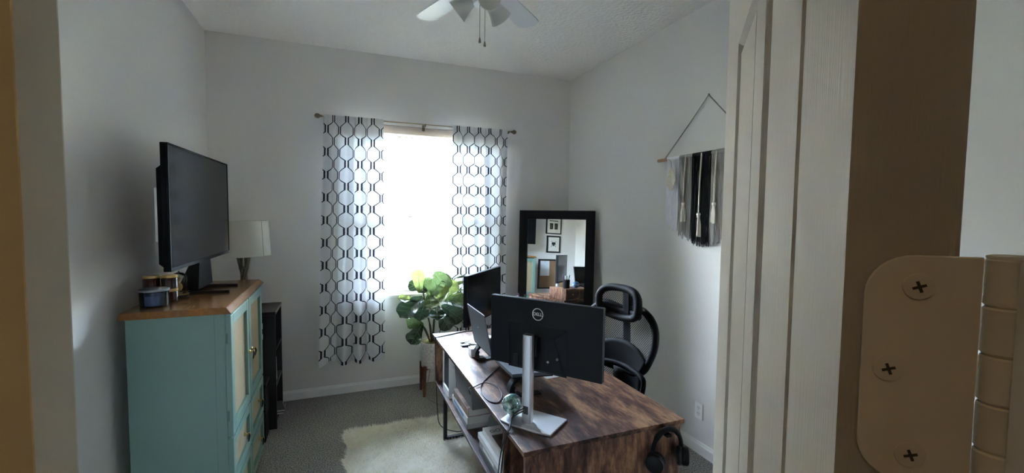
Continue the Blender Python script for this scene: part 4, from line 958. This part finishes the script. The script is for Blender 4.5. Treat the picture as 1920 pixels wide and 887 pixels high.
# ------------------------------------------------------------------ leaning mirror in the corner
ML_, MR_ = Vector((1.680,4.022)), Vector((2.245,3.531)); mt_d = (MR_-ML_).normalized(); mWd = (MR_-ML_).length
mh = Vector((mt_d.y,-mt_d.x)); mh = -mh if mh.dot(Vector((-1,-1))) < 0 else mh
PH = math.radians(2.5); MTOP = 1.672; MH_ = MTOP/math.cos(PH)
def RL(s, o_, h):   # h measured down from the top along the leaning face, o_ out of the face
    n3 = Vector((mh.x*math.cos(PH),mh.y*math.cos(PH),math.sin(PH))); dn = Vector((mh.x*math.sin(PH),mh.y*math.sin(PH),-math.cos(PH)))
    return Vector((ML_.x,ML_.y,MTOP))+Vector((mt_d.x,mt_d.y,0))*s+n3*o_+dn*h
mir = thing('floor_mirror', RL(mWd/2,0,MH_), 'tall black framed mirror leaning diagonally in the corner', 'mirror')
fwd_ = .085
for s0,s1,h0,h1 in ((0,fwd_,0,MH_),(mWd-fwd_,mWd,0,MH_),(fwd_,mWd-fwd_,0,fwd_),(fwd_,mWd-fwd_,MH_-fwd_,MH_)):
    MB().fbox(RL,s0,s1,-.030,.0,h0,h1).build('frame_rail','mirror_frame',mir,bev=.003)
MB().fbox(RL,fwd_-.004,mWd-fwd_+.004,-.026,-.014,fwd_-.004,MH_-fwd_+.004).build('mirror_glass','mirror_glass',mir)

# ------------------------------------------------------------------ wall hanging
WXh = RX-.022
wh = thing('wall_hanging', (WXh,2.25,1.43), 'fringed yarn wall hanging in white, grey and black on the right wall', 'wall hanging')
MB().cyl((WXh,1.80,2.053),(WXh,2.712,2.053),.0115,n=14).build('dowel','dowel_wood',wh,smooth=40)
peak = V(RX-.008,2.252,2.445)
for y,o_ in ((2.640,0),(2.628,.004),(1.865,0),(1.877,.004)):
    MB().tube(bez([V(WXh,y,2.066),V((WXh+peak.x)/2,(y+2.252)/2,2.256-.006),peak+V(-o_,0,-o_)],5),.0020,6).build('hanging_string','twine',wh)
MB().cyl(peak+V(.007,0,0),peak+V(-.006,0,.003),.003,n=8).build('nail','chain',wh)
def zbot_(y):   # lower edge of the fringe
    t = abs(y-2.25)/.36; return 1.440+.135*min(1,t)**1.3
def fringe(y0,y1,mat,n,layers=2,part='yarn_fringe'):
    mb = MB(); rd = random.Random(int(y0*1000))
    for L in range(layers):
        for i in range(n):
            y = y0+(y1-y0)*(i+.5+rd.uniform(-.25,.25))/n; x = WXh-.012+.010*L+rd.uniform(-.003,.003); zb2 = zbot_(y)+rd.uniform(-.018,.022); r = (y1-y0)/n*.43
            pts = [V(x+.004,y,2.066)]+[V(x+rd.uniform(-.002,.002),y+rd.uniform(-.003,.003)*q,2.05+(zb2-2.05)*q) for q in (.02,.25,.5,.75,1)]
            mb.tube(pts,[r*.7,r,r,r,r,r*.8],5)
    mb.tube([V(WXh,y0,2.053),V(WXh,y1,2.053)],.0165,12)
    return mb.build(part,mat,wh,smooth=60,kind='stuff')
fringe(2.475,2.600,'yarn_white',20); fringe(2.352,2.475,'yarn_grey',18); fringe(2.186,2.352,'yarn_black',28); fringe(2.030,2.186,'yarn_grey',22); fringe(1.905,2.030,'yarn_white',20)
def tassel(y, zt_, zb2, ztop=2.06):
    x = WXh-.024
    t_ = MB().tube([V(x+.010,y,ztop),V(x,y,(ztop+zt_)/2),V(x,y,zt_)],.0055,7).build('tassel_cord','yarn_cream',wh,smooth=60)
    mb = MB(); mb.sphere((x,y,zt_-.012),.0135,8); mb.tube([V(x,y,zt_-.024),V(x,y,zt_-.032)],.011,10); mb.build('tassel_knot','yarn_cream',t_,smooth=60)
    mb = MB(); rd = random.Random(int(y*999))
    for i in range(26):
        a = rd.uniform(0,6.28); q = rd.uniform(.3,1); mb.tube([V(x+.006*math.cos(a)*q,y+.006*math.sin(a)*q,zt_-.03),V(x+.013*math.cos(a)*q,y+.017*math.sin(a)*q,(zt_+zb2)/2),V(x+.013*math.cos(a)*q,y+.020*math.sin(a)*q,zb2+rd.uniform(-.004,.006))],.0034,5)
    mb.build('tassel_skirt','yarn_cream',t_,smooth=60)
tassel(2.412,1.735,1.598); tassel(2.269,1.660,1.500); tassel(2.142,1.730,1.594); tassel(2.02,1.64,1.51)
mb = MB(); rd = random.Random(5); x = WXh-.030
for i in range(110):
    v = rd.random(); s = rd.choice((-1,1)); z = 1.985-.13*v; y = 2.528; L = .040*math.sin(math.pi*min(.95,v*.85+.12))+.006
    mb.tube([V(x,y,z),V(x-.008+rd.uniform(-.006,.006),y+s*L*.55,z-.012),V(x-.004+rd.uniform(-.008,.006),y+s*L,z-.034+rd.uniform(-.01,.006))],.0032,5)
mb.build('macrame_feather','yarn_cream',wh,smooth=60,kind='stuff')
MB().tube([V(WXh-.016,2.585+.035*math.cos(t),1.995+.055*math.sin(t)) for t in np.linspace(1.2,4.6,16)],.0016,5).build('wire_loop','chain',wh)

# outlet
ot = thing('wall_outlet', (RX-.003,2.249,.24), 'white duplex outlet low on the right wall', 'outlet')
MB().box(RX-.0065,RX-.0003,2.249-.035,2.249+.035,.295-.057,.295+.057).build('cover_plate','outlet_white',ot,bev=.002)
for z in (.315,.275):
    so = MB().lathe([(.0168,0),(.0165,.0018),(.010,.002)],(RX-.0066,2.249,z),20,ax=(-1,0,0)).build('socket','white_plastic',ot,smooth=30)
    for y in (-.0063,.0063): MB().box(RX-.0090,RX-.0085,2.249+y-.0012,2.249+y+.0012,z-.001,z+.008).build('slot','dark_slot',so)
    MB().lathe([(.0024,0),(.0020,.0004)],(RX-.0086,2.249,z-.008),10,ax=(-1,0,0)).build('slot','dark_slot',so)
ot2 = thing('wall_outlet', (.80,BY-.003,.24), 'white outlet on the back wall behind the planter', 'outlet')
MB().box(.80-.035,.80+.035,BY-.0065,BY-.0003,.24,.354).build('cover_plate','outlet_white',ot2,bev=.002)

# frames and cork board on the left wall
def frame(label, y0,y1,z0,z1,t,cat,inner,name='picture_frame',grp=None):
    f_ = thing(name, (LX+.012,(y0+y1)/2,z0), label, cat, grp); X0,X1 = LX+.0005,LX+.022
    for a0,a1,b0,b1 in ((y0,y0+t,z0,z1),(y1-t,y1,z0,z1),(y0+t,y1-t,z0,z0+t),(y0+t,y1-t,z1-t,z1)): MB().box(X0,X1,a0,a1,b0,b1).build('frame_rail','frame_black',f_)
    pn = MB().box(X0,X1-.008,y0+t-.002,y1-t+.002,z0+t-.002,z1-t+.002).build('backing' if inner=='cork' else 'mat_board',inner,f_); return f_, pn, X1-.008
f1,pn,xx = frame('black frame with two small dark photos, higher one on left wall', 1.590,1.916,1.572,1.900,.018,'picture frame','mat_board',grp='framed pictures on the left wall')
for y in (1.703,1.803): MB().box(xx,xx+.001,y-.036,y+.036,1.655,1.765).build('photo','cover_photo',pn)
MB().box(xx,xx+.001,1.66,1.85,1.80,1.815).build('caption_line','ink',pn)
f2,pn,xx = frame('black frame with dark insect like print, lower one on left wall', 1.600,1.892,1.238,1.541,.026,'picture frame','mat_board',grp='framed pictures on the left wall')
mb = MB(); yc,zc = 1.746,1.392
mb.sphere((xx+.001,yc,zc),.022,8,(.05,.8,1.7))
for s in (-1,1):
    for q in range(3): mb.tube([V(xx+.001,yc,zc+.02-.02*q),V(xx+.001,yc+s*.035,zc+.035-.03*q),V(xx+.001,yc+s*.05,zc+.05-.05*q)],.004,5)
    mb.sphere((xx+.001,yc+s*.025,zc+.01),.018,6,(.05,.9,1.2))
mb.build('printed_motif','ink',pn)
f3,pn,xx = frame('cork notice board with black frame and pinned paper on left wall', 1.486,2.050,.60,1.122,.025,'notice board','cork','cork_board')
sh = MB().box(xx,xx+.001,1.82,2.01,.83,1.09).build('pinned_paper','paper',f3); MB().lathe([(.005,0),(.004,.008)],(xx+.001,1.915,1.075),10,ax=(1,0,0)).build('push_pin','pen_purple',sh)

# ------------------------------------------------------------------ plant
PC = Vector((.775,3.895,0)); pl_ = thing('potted_fig', PC, 'fiddle leaf fig in textured white pot on wooden legs', 'potted plant')
pot = MB().lathe([(.088,.245),(.094,.252),(.104,.475),(.098,.475),(.094,.458)],PC,36,cap=False).build('pot','pot_white',pl_,smooth=40)
MB().lathe([(.0,.2445),(.088,.2445)],PC,36,cap=False).build('pot_bottom','pot_white',pot)
MB().lathe([(.0,.468),(.05,.468),(.0945,.459)],PC,28,cap=False).build('soil','soil',pot,smooth=60)
for sx in (-1,1):
    for sy in (-1,1): MB().tube([V(PC.x+sx*.084,PC.y+sy*.084,0),V(PC.x+sx*.078,PC.y+sy*.078,.27)],[.012,.018],10).build('wooden_leg','leg_wood',pl_,smooth=40)
for sx in (-1,1): MB().hexa([PC+V(-.078,-.078*sx-.008,.228),PC+V(-.062,-.078*sx+.004,.228),PC+V(.078,.078*sx+.008,.228),PC+V(.062,.078*sx-.004,.228),PC+V(-.078,-.078*sx-.008,.2435),PC+V(-.062,-.078*sx+.004,.2435),PC+V(.078,.078*sx+.008,.2435),PC+V(.062,.078*sx-.004,.2435)]).build('cross_brace','leg_wood',pl_)
trunks = [[(0,0,.46),(-.02,-.02,.62),(-.05,-.03,.75),(-.09,-.05,.95)],[(.01,.01,.46),(.02,0,.65),(.03,-.02,.85),(.05,-.03,1.0)],[(-.01,-.01,.46),(-.07,-.03,.60),(-.11,-.04,.66)]]
for tk in trunks: MB().tube(bez([PC+V(*q) for q in tk],5),[.010]*6+[.007]*(len(bez(tk,5))-6),8).build('trunk','stem',pl_,smooth=60)
# leaves: base, direction, length, width, normal hint, material
camdir = Vector((-.35,-.93,.05))
def leaf(bx,by,bz,dx,dy,dz,L,Wd,nx,ny,nz,mat,droop=.12,narrow=False):
    b0 = PC+V(bx,by,bz); d_ = V(dx,dy,dz).normalized(); n_ = V(nx,ny,nz); n_ = (n_-d_*n_.dot(d_)).normalized(); s_ = d_.cross(n_)
    prof = [(0,.10),(.08,.34),(.2,.50),(.35,.62),(.5,.78),(.65,.97),(.78,1.0),(.9,.80),(.97,.42),(1,.06)] if not narrow else [(0,.1),(.3,.8),(.5,1),(.75,.7),(1,.05)]
    ph = random.uniform(0,6)
    def fn(u,v):
        w_ = interp(v,prof)*Wd/2; t = 2*u-1
        return b0+d_*(L*v)+s_*(w_*t)+n_*(-droop*L*v*v+.10*Wd*t*t+.035*L*math.sin(v*16+ph)*abs(t)*(0 if narrow else 1))
    mb = MB(); mb.grid(fn,8,14); lf = mb.build('leaf',mat,pl_,smooth=180)
    mb = MB(); mb.tube([fn(.5,v)+n_*.0012 for v in np.linspace(0,.97,9)],[.0026]*5+[.0014]*4,5)
    if not narrow:
        for v in (.2,.38,.55,.7):
            for t in (0,1): mb.tube([fn(.5,v)+n_*.001,fn(.5+(.25 if t else -.25),min(1,v+.10))+n_*.001,fn(.5+(.42 if t else -.42),min(1,v+.17))+n_*.001],[.0014,.0011,.0007],4)
    mb.build('leaf_vein','leaf_edge',lf)
A = (-.35,-.9,.1)
leaf(-.115,-.05,.93,-.10,0,1,.215,.125,*A,'leaf_light',.02)
leaf(-.16,-.06,.86,-1,-.1,.35,.15,.10,-.2,-.5,.9,'leaf_light')
leaf(-.09,-.06,.89,-.75,-.35,-.42,.27,.20,-.3,-.6,.75,'leaf_dark')
leaf(-.03,-.06,.90,-.05,-.55,-.25,.17,.15,0,-.3,1,'leaf_green')
leaf(-.01,-.03,.90,.45,-.15,.65,.24,.20,*A,'leaf_green',.05)
leaf(.03,-.06,.86,.15,-.35,.20,.20,.17,-.1,-.75,.6,'leaf_light',.05)
leaf(.09,-.03,.88,.55,-.2,.60,.19,.13,*A,'leaf_light',.05)
leaf(.08,-.04,.85,.90,-.25,.05,.23,.17,0,-.6,.8,'leaf_green')
leaf(.08,-.03,.80,.70,-.2,-.50,.24,.17,-.2,-.85,.35,'leaf_dark')
leaf(.05,-.05,.76,.35,-.35,-.65,.20,.15,-.3,-.8,.4,'leaf_dark')
leaf(-.07,-.05,.84,-.3,-.5,-.45,.19,.16,-.1,-.5,.8,'leaf_dark')
leaf(-.09,-.04,.63,-.55,-.2,.30,.17,.13,-.3,-.8,.4,'leaf_green')
leaf(-.10,-.05,.64,-.45,-.3,-.55,.19,.15,-.4,-.8,.3,'leaf_dark')
leaf(.0,.02,.88,-.2,.3,.6,.19,.15,-.2,-.6,.7,'leaf_green')
leaf(-.05,0,.92,-.5,.1,.35,.18,.14,-.2,-.7,.6,'leaf_dark')
leaf(.03,-.05,.80,-.1,-.7,-.3,.18,.15,0,-.4,.8,'leaf_dark')
MB().tube(bez([PC+V(.05,.0,.47),PC+V(.12,-.02,.75),PC+V(.17,-.04,.95),PC+V(.20,-.05,1.05)],5),.0035,6).build('sprig_stem','stem',pl_,smooth=60)
for q in range(12):
    t = q/11; leaf(.13+.07*t,-.03-.02*t,.82+.22*t,(1 if q%2 else -.5),-.2,.35+.2*math.sin(q*2),.13,.028,0,-.5,.8,'leaf_green' if q%3 else 'leaf_light',.15,True)
